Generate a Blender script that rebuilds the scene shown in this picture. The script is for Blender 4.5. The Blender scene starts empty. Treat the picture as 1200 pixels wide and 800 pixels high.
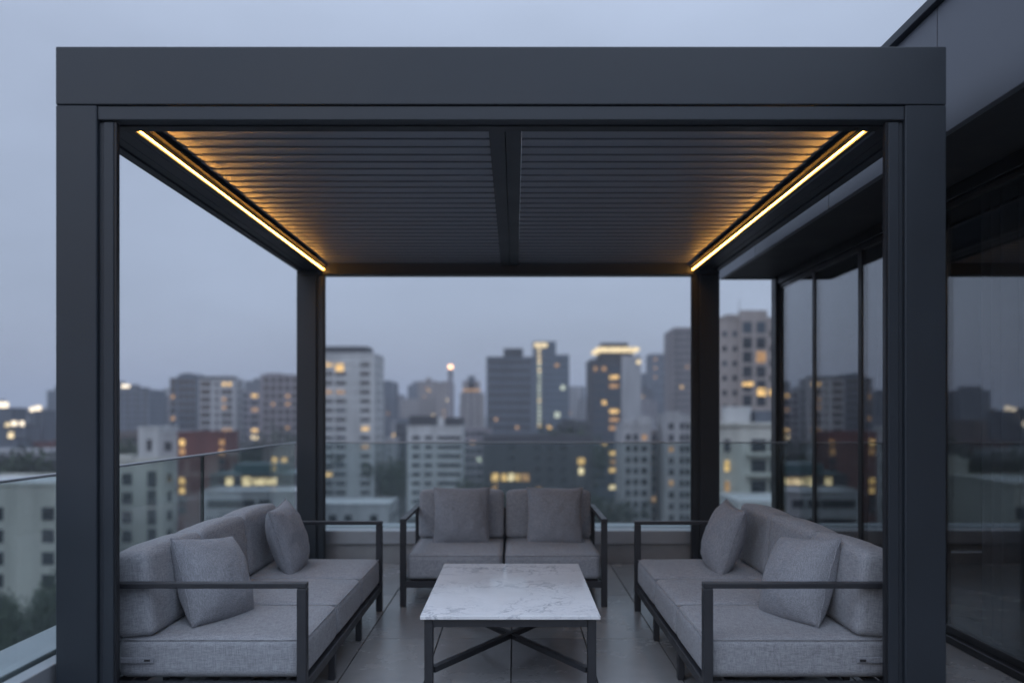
import bpy, bmesh, math, random
from mathutils import Vector, Matrix, noise
R = math.radians
random.seed(7)
scn = bpy.context.scene
col = scn.collection
CAMZ = 1.46
F = 900.0                      # focal length in photograph pixels (1200 wide)

# ------------------------------------------------------------------ camera
cd = bpy.data.cameras.new('camera')
cam = bpy.data.objects.new('camera', cd); col.objects.link(cam)
cam.location = (0, 0, CAMZ); cam.rotation_euler = (R(90), 0, 0)
cd.sensor_width = 36.0; cd.lens = 27.0
cd.shift_x = -0.0025; cd.shift_y = 0.07
cd.clip_start = 0.05; cd.clip_end = 20000
cd.dof.use_dof = True; cd.dof.focus_distance = 4.25; cd.dof.aperture_fstop = 0.80
scn.camera = cam

# ------------------------------------------------------------------ sky, sun, exposure
SUN_EL, SUN_ROT = R(7), R(205)
w = bpy.data.worlds.new('World'); scn.world = w; w.use_nodes = True
nt = w.node_tree; N = nt.nodes; L = nt.links; N.clear()
sky = N.new('ShaderNodeTexSky'); sky.sky_type = 'NISHITA'; sky.sun_disc = False
sky.sun_elevation = SUN_EL; sky.sun_rotation = SUN_ROT
sky.air_density = 1.2; sky.dust_density = 3.0; sky.ozone_density = 2.0
tc = N.new('ShaderNodeTexCoord'); sep = N.new('ShaderNodeSeparateXYZ'); L.new(tc.outputs['Generated'], sep.inputs[0])
ramp = N.new('ShaderNodeValToRGB'); L.new(sep.outputs['Z'], ramp.inputs[0])
cr = ramp.color_ramp
cr.elements[0].position = 0.0; cr.elements[0].color = (2.15, 2.50, 3.36, 1)
cr.elements[1].position = 1.0; cr.elements[1].color = (6.1, 7.1, 8.8, 1)
for p, c in ((0.13, (2.66, 3.15, 4.24, 1)), (0.40, (3.1, 3.65, 4.82, 1))):
    e = cr.elements.new(p); e.color = c
cn = N.new('ShaderNodeTexNoise'); cn.inputs['Scale'].default_value = 2.2; cn.inputs['Detail'].default_value = 4
mp = N.new('ShaderNodeMapping'); mp.inputs['Scale'].default_value = (1, 1, 2.6)
L.new(tc.outputs['Generated'], mp.inputs[0]); L.new(mp.outputs[0], cn.inputs['Vector'])
mr = N.new('ShaderNodeMapRange'); mr.inputs['From Min'].default_value = .3; mr.inputs['From Max'].default_value = .7
mr.inputs['To Min'].default_value = .89; mr.inputs['To Max'].default_value = 1.11
L.new(cn.outputs['Fac'], mr.inputs['Value'])
ml = N.new('ShaderNodeVectorMath'); ml.operation = 'SCALE'
# unseen rear sky shaped for its light: boosted high up, dimmed low down
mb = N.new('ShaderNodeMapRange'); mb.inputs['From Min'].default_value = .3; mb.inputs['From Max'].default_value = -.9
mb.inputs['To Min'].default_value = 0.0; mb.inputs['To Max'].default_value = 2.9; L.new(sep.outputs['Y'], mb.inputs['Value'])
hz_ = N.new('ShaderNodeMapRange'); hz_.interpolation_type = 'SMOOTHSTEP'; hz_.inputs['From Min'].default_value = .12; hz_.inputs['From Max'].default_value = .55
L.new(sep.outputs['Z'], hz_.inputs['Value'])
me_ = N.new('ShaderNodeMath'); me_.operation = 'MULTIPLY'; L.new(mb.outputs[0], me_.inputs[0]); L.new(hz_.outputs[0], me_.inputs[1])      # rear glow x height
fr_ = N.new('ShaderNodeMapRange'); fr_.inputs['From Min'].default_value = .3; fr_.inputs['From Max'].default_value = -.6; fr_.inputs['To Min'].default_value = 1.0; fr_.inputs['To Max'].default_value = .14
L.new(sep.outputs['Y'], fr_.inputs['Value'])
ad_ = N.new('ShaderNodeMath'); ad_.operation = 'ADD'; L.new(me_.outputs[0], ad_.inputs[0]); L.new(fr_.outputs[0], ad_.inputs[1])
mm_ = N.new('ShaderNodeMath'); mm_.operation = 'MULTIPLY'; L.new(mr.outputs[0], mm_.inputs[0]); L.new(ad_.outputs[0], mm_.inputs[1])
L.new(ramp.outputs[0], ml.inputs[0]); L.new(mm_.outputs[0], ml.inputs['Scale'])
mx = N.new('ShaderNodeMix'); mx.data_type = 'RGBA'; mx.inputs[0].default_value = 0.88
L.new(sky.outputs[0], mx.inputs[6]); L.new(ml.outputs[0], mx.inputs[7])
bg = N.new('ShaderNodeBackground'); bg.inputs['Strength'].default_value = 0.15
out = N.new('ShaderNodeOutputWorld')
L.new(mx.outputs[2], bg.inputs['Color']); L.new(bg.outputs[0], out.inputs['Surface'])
sl = bpy.data.lights.new('sun', 'SUN'); sl.energy = 0.12; sl.angle = R(60); sl.color = (1.0, .95, .92)
so = bpy.data.objects.new('sun', sl); col.objects.link(so)
sd = Vector((math.sin(SUN_ROT) * math.cos(SUN_EL), math.cos(SUN_ROT) * math.cos(SUN_EL), math.sin(SUN_EL)))
so.rotation_euler = sd.to_track_quat('Z', 'Y').to_euler()
vs = scn.view_settings
scn.display_settings.display_device = 'sRGB'
vs.view_transform = 'Standard'; vs.look = 'None'; vs.gamma = 1.0; vs.exposure = 0.0; vs.use_curve_mapping = False
scn.cycles.max_bounces = 8; scn.cycles.transparent_max_bounces = 24
scn.cycles.use_denoising = True; scn.cycles.sample_clamp_indirect = 6.0

# ------------------------------------------------------------------ helpers
def at(px, py, Y): return Vector(((px - 603) / F * Y, Y, CAMZ - (py - 484) / F * Y))

def set_tags(o, label=None, cat=None, group=None, kind=None):
    if label: o['label'] = label
    if cat: o['category'] = cat
    if group: o['group'] = group
    if kind: o['kind'] = kind
    return o

def thing(name, label, cat, loc=(0, 0, 0), rz=0, group=None):
    o = bpy.data.objects.new(name, None); col.objects.link(o)
    o.location = loc; o.rotation_euler = (0, 0, rz); o.empty_display_size = .2
    return set_tags(o, label, cat, group)

def link(name, me, parent=None, loc=None, rot=None):
    o = bpy.data.objects.new(name, me); col.objects.link(o)
    if parent: o.parent = parent
    if loc is not None: o.location = loc
    if rot is not None: o.rotation_euler = rot
    return o

def to_mesh(bm, name, m, smooth=False):
    bmesh.ops.recalc_face_normals(bm, faces=bm.faces[:])
    me = bpy.data.meshes.new(name); bm.to_mesh(me); bm.free()
    for mm in (m if isinstance(m, (list, tuple)) else [m]): me.materials.append(mm)
    if smooth:
        for p in me.polygons: p.use_smooth = True
    return me

def obj(name, bm, m, parent=None, smooth=False, loc=None, rot=None):
    return link(name, to_mesh(bm, name, m, smooth), parent, loc, rot)

def bx(bm, a, b, bev=0.0, seg=1, mi=0):
    r = bmesh.ops.create_cube(bm, size=1.0)
    vv = r['verts']
    a, b = Vector(a), Vector(b); c = (a + b) / 2; s = b - a
    for v in vv: v.co = Vector((v.co.x * s.x, v.co.y * s.y, v.co.z * s.z)) + c
    fs = {f for v in vv for f in v.link_faces}
    for f in fs: f.material_index = mi
    if bev:
        es = list({e for v in vv for e in v.link_edges})
        bmesh.ops.bevel(bm, geom=es, offset=bev, segments=seg, affect='EDGES', profile=.5)
    return bm

def box(a, b, bev=0.0, seg=1): return bx(bmesh.new(), a, b, bev, seg)

def bar(bm, p, q, wd, ht):
    """rectangular bar between two points, height along z"""
    p, q = Vector(p), Vector(q); d = q - p; ln = d.length; d.normalize()
    side = d.cross(Vector((0, 0, 1)))
    side.normalize(); up = side.cross(d)
    vs_ = []
    for t in (p, q):
        for su, sv in ((-1, -1), (1, -1), (1, 1), (-1, 1)):
            vs_.append(bm.verts.new(t + side * su * wd / 2 + up * sv * ht / 2))
    for f in ((0, 1, 2, 3), (7, 6, 5, 4), (0, 4, 5, 1), (1, 5, 6, 2), (2, 6, 7, 3), (3, 7, 4, 0)):
        bm.faces.new([vs_[i] for i in f])
    return bm

def prism(bm, pts, z0, z1):
    lo = [bm.verts.new((x, y, z0)) for x, y in pts]; hi = [bm.verts.new((x, y, z1)) for x, y in pts]
    bm.faces.new(lo[::-1]); bm.faces.new(hi); n = len(pts)
    for i in range(n): bm.faces.new((lo[i], lo[(i + 1) % n], hi[(i + 1) % n], hi[i]))
    return bm

def cyl(bm, c, r0, r1, z0, z1, n=16):
    lo = [bm.verts.new((c[0] + r0 * math.cos(2 * math.pi * i / n), c[1] + r0 * math.sin(2 * math.pi * i / n), z0)) for i in range(n)]
    hi = [bm.verts.new((c[0] + r1 * math.cos(2 * math.pi * i / n), c[1] + r1 * math.sin(2 * math.pi * i / n), z1)) for i in range(n)]
    bm.faces.new(lo[::-1]); bm.faces.new(hi)
    for i in range(n): bm.faces.new((lo[i], lo[(i + 1) % n], hi[(i + 1) % n], hi[i]))
    return bm

def copy_tree(o, parent=None):
    c = o.copy(); col.objects.link(c); c.parent = parent
    for ch in list(o.children): copy_tree(ch, c)
    return c

# ------------------------------------------------------------------ materials
def new_mat(name):
    m = bpy.data.materials.new(name); m.use_nodes = True
    n = m.node_tree; b = n.nodes['Principled BSDF']
    return m, n, b

def plain(name, c, rough=.6, metal=0.0, spec=.5, var=.12, scale=3.0, bump=0.0, bscale=60, rvar=.1):
    """paint, concrete and the like: broad mottling, finer grain, uneven gloss"""
    m, n, b = new_mat(name)
    b.inputs['Metallic'].default_value = metal; b.inputs['Specular IOR Level'].default_value = spec
    t = n.nodes.new('ShaderNodeTexCoord'); no = n.nodes.new('ShaderNodeTexNoise')
    no.inputs['Scale'].default_value = scale; no.inputs['Detail'].default_value = 6; no.inputs['Roughness'].default_value = .65
    n.links.new(t.outputs['Object'], no.inputs['Vector'])
    r = n.nodes.new('ShaderNodeValToRGB'); n.links.new(no.outputs['Fac'], r.inputs[0])
    r.color_ramp.elements[0].position = .3; r.color_ramp.elements[1].position = .7
    r.color_ramp.elements[0].color = (*[x * (1 - var) for x in c], 1); r.color_ramp.elements[1].color = (*[min(1, x * (1 + var)) for x in c], 1)
    n.links.new(r.outputs[0], b.inputs['Base Color'])
    q = n.nodes.new('ShaderNodeMapRange'); q.inputs['From Min'].default_value = .3; q.inputs['From Max'].default_value = .7
    q.inputs['To Min'].default_value = max(.03, rough - rvar); q.inputs['To Max'].default_value = min(1, rough + rvar)
    n.links.new(no.outputs['Fac'], q.inputs['Value']); n.links.new(q.outputs[0], b.inputs['Roughness'])
    if bump:
        n2 = n.nodes.new('ShaderNodeTexNoise'); n2.inputs['Scale'].default_value = bscale; n2.inputs['Detail'].default_value = 4
        n.links.new(t.outputs['Object'], n2.inputs['Vector'])
        bp = n.nodes.new('ShaderNodeBump'); bp.inputs['Strength'].default_value = bump; bp.inputs['Distance'].default_value = .01
        n.links.new(n2.outputs['Fac'], bp.inputs['Height']); n.links.new(bp.outputs[0], b.inputs['Normal'])
    return m

def emit(name, c, s):
    m = bpy.data.materials.new(name); m.use_nodes = True; n = m.node_tree; n.nodes.clear()
    e = n.nodes.new('ShaderNodeEmission'); e.inputs[0].default_value = (*c, 1); e.inputs[1].default_value = s
    o = n.nodes.new('ShaderNodeOutputMaterial'); n.links.new(e.outputs[0], o.inputs[0]); return m

def room_light(name, c, s):
    """a lit room seen through its window: uneven, brighter towards its lamps"""
    m = bpy.data.materials.new(name); m.use_nodes = True; n = m.node_tree; n.nodes.clear()
    t = n.nodes.new('ShaderNodeTexCoord'); no = n.nodes.new('ShaderNodeTexNoise'); no.inputs['Scale'].default_value = .9; no.inputs['Detail'].default_value = 2
    oi = n.nodes.new('ShaderNodeObjectInfo'); ad = n.nodes.new('ShaderNodeVectorMath'); ad.operation = 'ADD'
    sc_ = n.nodes.new('ShaderNodeVectorMath'); sc_.operation = 'SCALE'; sc_.inputs['Scale'].default_value = 37.0
    cb = n.nodes.new('ShaderNodeCombineXYZ'); n.links.new(oi.outputs['Random'], cb.inputs[0]); n.links.new(cb.outputs[0], sc_.inputs[0])
    n.links.new(t.outputs['Object'], ad.inputs[0]); n.links.new(sc_.outputs[0], ad.inputs[1]); n.links.new(ad.outputs[0], no.inputs['Vector'])
    mr_ = n.nodes.new('ShaderNodeMapRange'); mr_.inputs['From Min'].default_value = .3; mr_.inputs['From Max'].default_value = .7
    mr_.inputs['To Min'].default_value = s * .35; mr_.inputs['To Max'].default_value = s * 1.5
    n.links.new(no.outputs['Fac'], mr_.inputs['Value'])
    e = n.nodes.new('ShaderNodeEmission'); e.inputs[0].default_value = (*c, 1); n.links.new(mr_.outputs[0], e.inputs[1])
    o = n.nodes.new('ShaderNodeOutputMaterial'); n.links.new(e.outputs[0], o.inputs[0]); return m

def fabric(name, c1, c2):
    m, n, b = new_mat(name)
    b.inputs['Roughness'].default_value = .95; b.inputs['Specular IOR Level'].default_value = .15
    b.inputs['Sheen Weight'].default_value = .12; b.inputs['Sheen Roughness'].default_value = .5
    t = n.nodes.new('ShaderNodeTexCoord'); oi = n.nodes.new('ShaderNodeObjectInfo')
    cb = n.nodes.new('ShaderNodeCombineXYZ'); n.links.new(oi.outputs['Random'], cb.inputs[0]); n.links.new(oi.outputs['Random'], cb.inputs[1])
    s = n.nodes.new('ShaderNodeVectorMath'); s.operation = 'SCALE'; s.inputs['Scale'].default_value = 23.0; n.links.new(cb.outputs[0], s.inputs[0])
    a = n.nodes.new('ShaderNodeVectorMath'); a.operation = 'ADD'; n.links.new(t.outputs['Object'], a.inputs[0]); n.links.new(s.outputs[0], a.inputs[1])
    fac = []
    for scl in ((28, 400, 400), (400, 28, 400), (400, 400, 28)):    # threads: noise drawn out along each axis
        mp_ = n.nodes.new('ShaderNodeMapping'); mp_.inputs['Scale'].default_value = scl
        no = n.nodes.new('ShaderNodeTexNoise'); no.inputs['Scale'].default_value = 1.0; no.inputs['Detail'].default_value = 1.5
        n.links.new(a.outputs[0], mp_.inputs[0]); n.links.new(mp_.outputs[0], no.inputs['Vector']); fac.append(no)
    m1 = n.nodes.new('ShaderNodeMath'); m1.operation = 'ADD'; n.links.new(fac[0].outputs['Fac'], m1.inputs[0]); n.links.new(fac[1].outputs['Fac'], m1.inputs[1])
    m2 = n.nodes.new('ShaderNodeMath'); m2.operation = 'ADD'; n.links.new(m1.outputs[0], m2.inputs[0]); n.links.new(fac[2].outputs['Fac'], m2.inputs[1])
    mr_ = n.nodes.new('ShaderNodeMapRange'); mr_.inputs['From Min'].default_value = 1.22; mr_.inputs['From Max'].default_value = 1.78
    n.links.new(m2.outputs[0], mr_.inputs['Value'])
    big = n.nodes.new('ShaderNodeTexNoise'); big.inputs['Scale'].default_value = 5; big.inputs['Detail'].default_value = 3
    n.links.new(a.outputs[0], big.inputs['Vector'])
    mix = n.nodes.new('ShaderNodeMix'); mix.data_type = 'RGBA'
    mix.inputs[6].default_value = (*c1, 1); mix.inputs[7].default_value = (*c2, 1); n.links.new(mr_.outputs[0], mix.inputs[0])
    hs = n.nodes.new('ShaderNodeHueSaturation'); n.links.new(mix.outputs[2], hs.inputs['Color'])
    mv = n.nodes.new('ShaderNodeMapRange'); mv.inputs['From Min'].default_value = .3; mv.inputs['From Max'].default_value = .7
    mv.inputs['To Min'].default_value = .97; mv.inputs['To Max'].default_value = 1.03
    n.links.new(big.outputs['Fac'], mv.inputs['Value']); n.links.new(mv.outputs[0], hs.inputs['Value'])
    n.links.new(hs.outputs[0], b.inputs['Base Color'])
    bp = n.nodes.new('ShaderNodeBump'); bp.inputs['Strength'].default_value = .22; bp.inputs['Distance'].default_value = .0012
    n.links.new(mr_.outputs[0], bp.inputs['Height']); n.links.new(bp.outputs[0], b.inputs['Normal'])
    return m

def marble(name):
    m, n, b = new_mat(name)
    b.inputs['Roughness'].default_value = .10; b.inputs['Specular IOR Level'].default_value = .5
    t = n.nodes.new('ShaderNodeTexCoord')
    wn = n.nodes.new('ShaderNodeTexNoise'); wn.inputs['Scale'].default_value = 2.2; wn.inputs['Detail'].default_value = 6; wn.inputs['Roughness'].default_value = .6
    n.links.new(t.outputs['Object'], wn.inputs['Vector'])
    sub = n.nodes.new('ShaderNodeVectorMath'); sub.operation = 'SUBTRACT'; sub.inputs[1].default_value = (.5, .5, .5); n.links.new(wn.outputs['Color'], sub.inputs[0])
    sc_ = n.nodes.new('ShaderNodeVectorMath'); sc_.operation = 'SCALE'; sc_.inputs['Scale'].default_value = .9; n.links.new(sub.outputs[0], sc_.inputs[0])
    ad = n.nodes.new('ShaderNodeVectorMath'); ad.operation = 'ADD'; n.links.new(t.outputs['Object'], ad.inputs[0]); n.links.new(sc_.outputs[0], ad.inputs[1])
    cur = (.85, .86, .88)
    prev = None
    for scl, wid, colr, stretch, amt in ((2.4, .018, (.30, .32, .37), (1, .55, 1), .9), (6.0, .022, (.40, .42, .48), (1, .8, 1), .7), (13, .035, (.58, .6, .65), (1, 1, 1), .45)):
        mp_ = n.nodes.new('ShaderNodeMapping'); mp_.inputs['Scale'].default_value = stretch; mp_.inputs['Rotation'].default_value = (0, 0, .7)
        n.links.new(ad.outputs[0], mp_.inputs[0])
        vo = n.nodes.new('ShaderNodeTexNoise'); vo.inputs['Scale'].default_value = scl; vo.inputs['Detail'].default_value = 3
        n.links.new(mp_.outputs[0], vo.inputs['Vector'])
        ab = n.nodes.new('ShaderNodeMath'); ab.operation = 'SUBTRACT'; ab.inputs[1].default_value = .5; n.links.new(vo.outputs['Fac'], ab.inputs[0])
        a2 = n.nodes.new('ShaderNodeMath'); a2.operation = 'ABSOLUTE'; n.links.new(ab.outputs[0], a2.inputs[0])
        mr_ = n.nodes.new('ShaderNodeMapRange'); mr_.inputs['From Min'].default_value = 0; mr_.inputs['From Max'].default_value = wid
        mr_.inputs['To Min'].default_value = amt; mr_.inputs['To Max'].default_value = 0
        n.links.new(a2.outputs[0], mr_.inputs['Value'])
        pn = n.nodes.new('ShaderNodeTexNoise'); pn.inputs['Scale'].default_value = 2.7; n.links.new(t.outputs['Object'], pn.inputs['Vector'])
        pm = n.nodes.new('ShaderNodeMapRange'); pm.inputs['From Min'].default_value = .38; pm.inputs['From Max'].default_value = .62; n.links.new(pn.outputs['Fac'], pm.inputs['Value'])
        mu = n.nodes.new('ShaderNodeMath'); mu.operation = 'MULTIPLY'; n.links.new(mr_.outputs[0], mu.inputs[0]); n.links.new(pm.outputs[0], mu.inputs[1])
        mix = n.nodes.new('ShaderNodeMix'); mix.data_type = 'RGBA'; mix.inputs[7].default_value = (*colr, 1)
        if prev: n.links.new(prev.outputs[2], mix.inputs[6])
        else: mix.inputs[6].default_value = (*cur, 1)
        n.links.new(mu.outputs[0], mix.inputs[0]); prev = mix
    cl = n.nodes.new('ShaderNodeTexNoise'); cl.inputs['Scale'].default_value = 3; cl.inputs['Detail'].default_value = 5; n.links.new(ad.outputs[0], cl.inputs['Vector'])
    cm = n.nodes.new('ShaderNodeMapRange'); cm.inputs['From Min'].default_value = .3; cm.inputs['From Max'].default_value = .7; cm.inputs['To Min'].default_value = .92; cm.inputs['To Max'].default_value = 1.04
    n.links.new(cl.outputs['Fac'], cm.inputs['Value'])
    hs = n.nodes.new('ShaderNodeHueSaturation'); n.links.new(prev.outputs[2], hs.inputs['Color']); n.links.new(cm.outputs[0], hs.inputs['Value'])
    n.links.new(hs.outputs[0], b.inputs['Base Color'])
    return m

def glass(name, tint, ior, smear=.0, rough=0.0):
    """clear pane: Fresnel reflection over a tinted see-through body, with a faint film of dust"""
    m = bpy.data.materials.new(name); m.use_nodes = True; n = m.node_tree; n.nodes.clear()
    tr = n.nodes.new('ShaderNodeBsdfTransparent'); tr.inputs[0].default_value = (*tint, 1)
    gl = n.nodes.new('ShaderNodeBsdfGlossy'); gl.inputs['Roughness'].default_value = rough; gl.inputs[0].default_value = (1, 1, 1, 1)
    fr = n.nodes.new('ShaderNodeFresnel'); ge = n.nodes.new('ShaderNodeNewGeometry')
    io = n.nodes.new('ShaderNodeMapRange'); io.inputs['To Min'].default_value = ior; io.inputs['To Max'].default_value = 1 / ior   # same reflection from either side
    n.links.new(ge.outputs['Backfacing'], io.inputs['Value']); n.links.new(io.outputs[0], fr.inputs['IOR'])
    mx_ = n.nodes.new('ShaderNodeMixShader'); n.links.new(fr.outputs[0], mx_.inputs[0]); n.links.new(tr.outputs[0], mx_.inputs[1]); n.links.new(gl.outputs[0], mx_.inputs[2])
    o = n.nodes.new('ShaderNodeOutputMaterial')
    last = mx_
    if smear:
        df = n.nodes.new('ShaderNodeBsdfDiffuse'); df.inputs[0].default_value = (.5, .56, .56, 1)
        no = n.nodes.new('ShaderNodeTexNoise'); no.inputs['Scale'].default_value = 1.3; no.inputs['Detail'].default_value = 5
        t = n.nodes.new('ShaderNodeTexCoord'); n.links.new(t.outputs['Object'], no.inputs['Vector'])
        mr_ = n.nodes.new('ShaderNodeMapRange'); mr_.inputs['From Min'].default_value = .3; mr_.inputs['From Max'].default_value = .7
        mr_.inputs['To Min'].default_value = smear * .5; mr_.inputs['To Max'].default_value = smear * 1.5; n.links.new(no.outputs['Fac'], mr_.inputs['Value'])
        m2 = n.nodes.new('ShaderNodeMixShader'); n.links.new(mr_.outputs[0], m2.inputs[0]); n.links.new(mx_.outputs[0], m2.inputs[1]); n.links.new(df.outputs[0], m2.inputs[2]); last = m2
    n.links.new(last.outputs[0], o.inputs[0]); return m

def tiles(name):
    m, n, b = new_mat(name)
    b.inputs['Specular IOR Level'].default_value = .5
    t = n.nodes.new('ShaderNodeTexCoord')
    oi = n.nodes.new('ShaderNodeTexNoise'); oi.inputs['Scale'].default_value = 1.1; oi.inputs['Detail'].default_value = 8; oi.inputs['Roughness'].default_value = .7
    n.links.new(t.outputs['Object'], oi.inputs['Vector'])
    fi = n.nodes.new('ShaderNodeTexNoise'); fi.inputs['Scale'].default_value = 140; fi.inputs['Detail'].default_value = 3; n.links.new(t.outputs['Object'], fi.inputs['Vector'])
    r = n.nodes.new('ShaderNodeValToRGB'); n.links.new(oi.outputs['Fac'], r.inputs[0])
    r.color_ramp.elements[0].position = .28; r.color_ramp.elements[1].position = .72
    r.color_ramp.elements[0].color = (.245, .245, .245, 1); r.color_ramp.elements[1].color = (.365, .365, .365, 1)
    ge = n.nodes.new('ShaderNodeObjectInfo')
    br = n.nodes.new('ShaderNodeAttribute'); br.attribute_name = 'tone'
    mu = n.nodes.new('ShaderNodeMix'); mu.data_type = 'RGBA'; mu.blend_type = 'MULTIPLY'; mu.inputs[0].default_value = 1
    n.links.new(r.outputs[0], mu.inputs[6]); n.links.new(br.outputs['Color'], mu.inputs[7])
    n.links.new(mu.outputs[2], b.inputs['Base Color'])
    q = n.nodes.new('ShaderNodeMapRange'); q.inputs['From Min'].default_value = .3; q.inputs['From Max'].default_value = .7; q.inputs['To Min'].default_value = .23; q.inputs['To Max'].default_value = .30
    n.links.new(oi.outputs['Fac'], q.inputs['Value']); n.links.new(q.outputs[0], b.inputs['Roughness'])
    bp = n.nodes.new('ShaderNodeBump'); bp.inputs['Strength'].default_value = .15; bp.inputs['Distance'].default_value = .002
    n.links.new(fi.outputs['Fac'], bp.inputs['Height']); n.links.new(bp.outputs[0], b.inputs['Normal'])
    return m

def facade(name, c, win=None, fh=3.1, cw=3.2, dirt=.25):
    """weathered facade wall; with win set, far windows too small to be built show as rows in the wall"""
    m, n, b = new_mat(name)
    b.inputs['Roughness'].default_value = .8; b.inputs['Specular IOR Level'].default_value = .3
    t = n.nodes.new('ShaderNodeTexCoord')
    mp_ = n.nodes.new('ShaderNodeMapping'); mp_.inputs['Scale'].default_value = (.35, .35, .05); n.links.new(t.outputs['Object'], mp_.inputs[0])
    no = n.nodes.new('ShaderNodeTexNoise'); no.inputs['Scale'].default_value = 1; no.inputs['Detail'].default_value = 6; n.links.new(mp_.outputs[0], no.inputs['Vector'])
    r = n.nodes.new('ShaderNodeValToRGB'); n.links.new(no.outputs['Fac'], r.inputs[0])
    r.color_ramp.elements[0].position = .3; r.color_ramp.elements[1].position = .65
    r.color_ramp.elements[0].color = (*[x * (1 - dirt) for x in c], 1); r.color_ramp.elements[1].color = (*[x * (1 + dirt * .3) for x in c], 1)
    last = r.outputs[0]
    if win:
        sp = n.nodes.new('ShaderNodeSeparateXYZ'); n.links.new(t.outputs['Object'], sp.inputs[0])
        def cell(sock, size, lo, hi, off=0.0):
            d = n.nodes.new('ShaderNodeMath'); d.operation = 'MULTIPLY_ADD'; d.inputs[1].default_value = 1 / size; d.inputs[2].default_value = off; n.links.new(sock, d.inputs[0])
            f = n.nodes.new('ShaderNodeMath'); f.operation = 'FRACT'; n.links.new(d.outputs[0], f.inputs[0])
            g = n.nodes.new('ShaderNodeMath'); g.operation = 'GREATER_THAN'; g.inputs[1].default_value = lo; n.links.new(f.outputs[0], g.inputs[0])
            h = n.nodes.new('ShaderNodeMath'); h.operation = 'LESS_THAN'; h.inputs[1].default_value = hi; n.links.new(f.outputs[0], h.inputs[0])
            k = n.nodes.new('ShaderNodeMath'); k.operation = 'MULTIPLY'; n.links.new(g.outputs[0], k.inputs[0]); n.links.new(h.outputs[0], k.inputs[1]); return k.outputs[0]
        xy = n.nodes.new('ShaderNodeMath'); xy.operation = 'ADD'; n.links.new(sp.outputs[0], xy.inputs[0]); n.links.new(sp.outputs[1], xy.inputs[1])
        k = n.nodes.new('ShaderNodeMath'); k.operation = 'MULTIPLY'
        n.links.new(cell(sp.outputs[2], fh, .3, .78), k.inputs[0]); n.links.new(cell(xy.outputs[0], cw, .2, .8, .13), k.inputs[1])
        mix = n.nodes.new('ShaderNodeMix'); mix.data_type = 'RGBA'; mix.inputs[7].default_value = (*win, 1)
        n.links.new(last, mix.inputs[6]); n.links.new(k.outputs[0], mix.inputs[0]); last = mix.outputs[2]
    n.links.new(last, b.inputs['Base Color'])
    return m

M = {}
M['anthracite'] = plain('anthracite powder coat', (.025, .032, .042), .46, 0, .5, .13, 1.1, .15, 700, .09)
M['louvre'] = plain('louvre powder coat', (.205, .22, .255), .40, 0, .5, .06, 1.5, .05, 900, .05)
M['track'] = plain('dark track aluminium', (.018, .020, .025), .4, .3, .5, .1, 4)
M['sofa_metal'] = plain('sofa frame coat', (.030, .032, .038), .42, 0, .5, .1, 6, .1, 700)
M['fabric'] = fabric('grey woven fabric', (.215, .221, .240), (.415, .426, .456))
M['fabric_pillow'] = fabric('grey woven pillow fabric', (.195, .202, .222), (.365, .376, .41))
M['tag'] = plain('dark woven tag', (.10, .10, .105), .8)
M['tagmark'] = plain('tag print', (.02, .02, .022), .8)
M['marble'] = marble('white veined marble')
M['tile'] = tiles('porcelain terrace tile')
M['grout'] = plain('dark joint', (.035, .035, .036), .9)
M['curb_metal'] = plain('pale curb aluminium', (.42, .44, .47), .42, .35, .5, .08, 3, .05, 300)
M['curb_wall'] = plain('terrace upstand render', (.33, .33, .335), .8, 0, .3, .15, 3, .2, 80)
M['rail_metal'] = plain('brushed rail metal', (.36, .375, .40), .38, .8, .5, .05, 8)
M['rail_glass'] = glass('clear balustrade glass', (.86, .905, .90), 1.38, .035)
M['door_glass'] = glass('dark tinted door glass', (.90, .91, .92), 1.65, 0)
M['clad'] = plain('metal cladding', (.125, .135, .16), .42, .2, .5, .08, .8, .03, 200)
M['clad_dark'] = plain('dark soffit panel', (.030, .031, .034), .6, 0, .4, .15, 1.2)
M['door_frame'] = plain('black door frame', (.018, .019, .022), .4, .2, .5, .1, 4)
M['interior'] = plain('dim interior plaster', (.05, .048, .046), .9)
M['curtain'] = plain('grey curtain cloth', (.15, .155, .16), .95, 0, .2, .1, 3)
M['channel'] = plain('black channel', (.010, .010, .011), .7, 0, .25, .1, 4)
M['led'] = emit('warm led strip', (1.0, .45, .085), 40.0)
# city
M['win'] = plain('dark window glass', (.018, .022, .028), .12, 0, .8, .3, .6, 0, 60, .05)
M['win_blue'] = plain('blue window glass', (.045, .06, .078), .15, 0, .8, .3, .6, 0, 60, .05)
M['lit'] = room_light('lit room amber', (1.0, .64, .25), 1.05)
M['lit_dim'] = room_light('lit room dim amber', (1.0, .58, .28), .46)
M['lit_white'] = room_light('lit room cream', (1.0, .80, .48), 1.25)
M['lit_cool'] = room_light('lit room pale', (.85, .95, .8), .75)
M['beacon'] = emit('aviation lamp', (1.0, .55, .3), 4.5)
M['flood'] = emit('flood lamp', (1.0, .86, .66), 1.9)
M['redlamp'] = emit('red sign lamp', (1.0, .12, .06), .7)
M['roof_dark'] = plain('dark roof felt', (.045, .045, .05), .9, 0, .3, .2, .3)
M['roof_pale'] = plain('pale roof slab', (.38, .39, .40), .8, 0, .3, .2, .3)
M['roof_red'] = plain('red roof sheet', (.20, .06, .05), .8, 0, .3, .2, .3)
M['teal'] = plain('teal roof sheet', (.05, .10, .11), .4, .2, .5, .2, .3)
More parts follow.
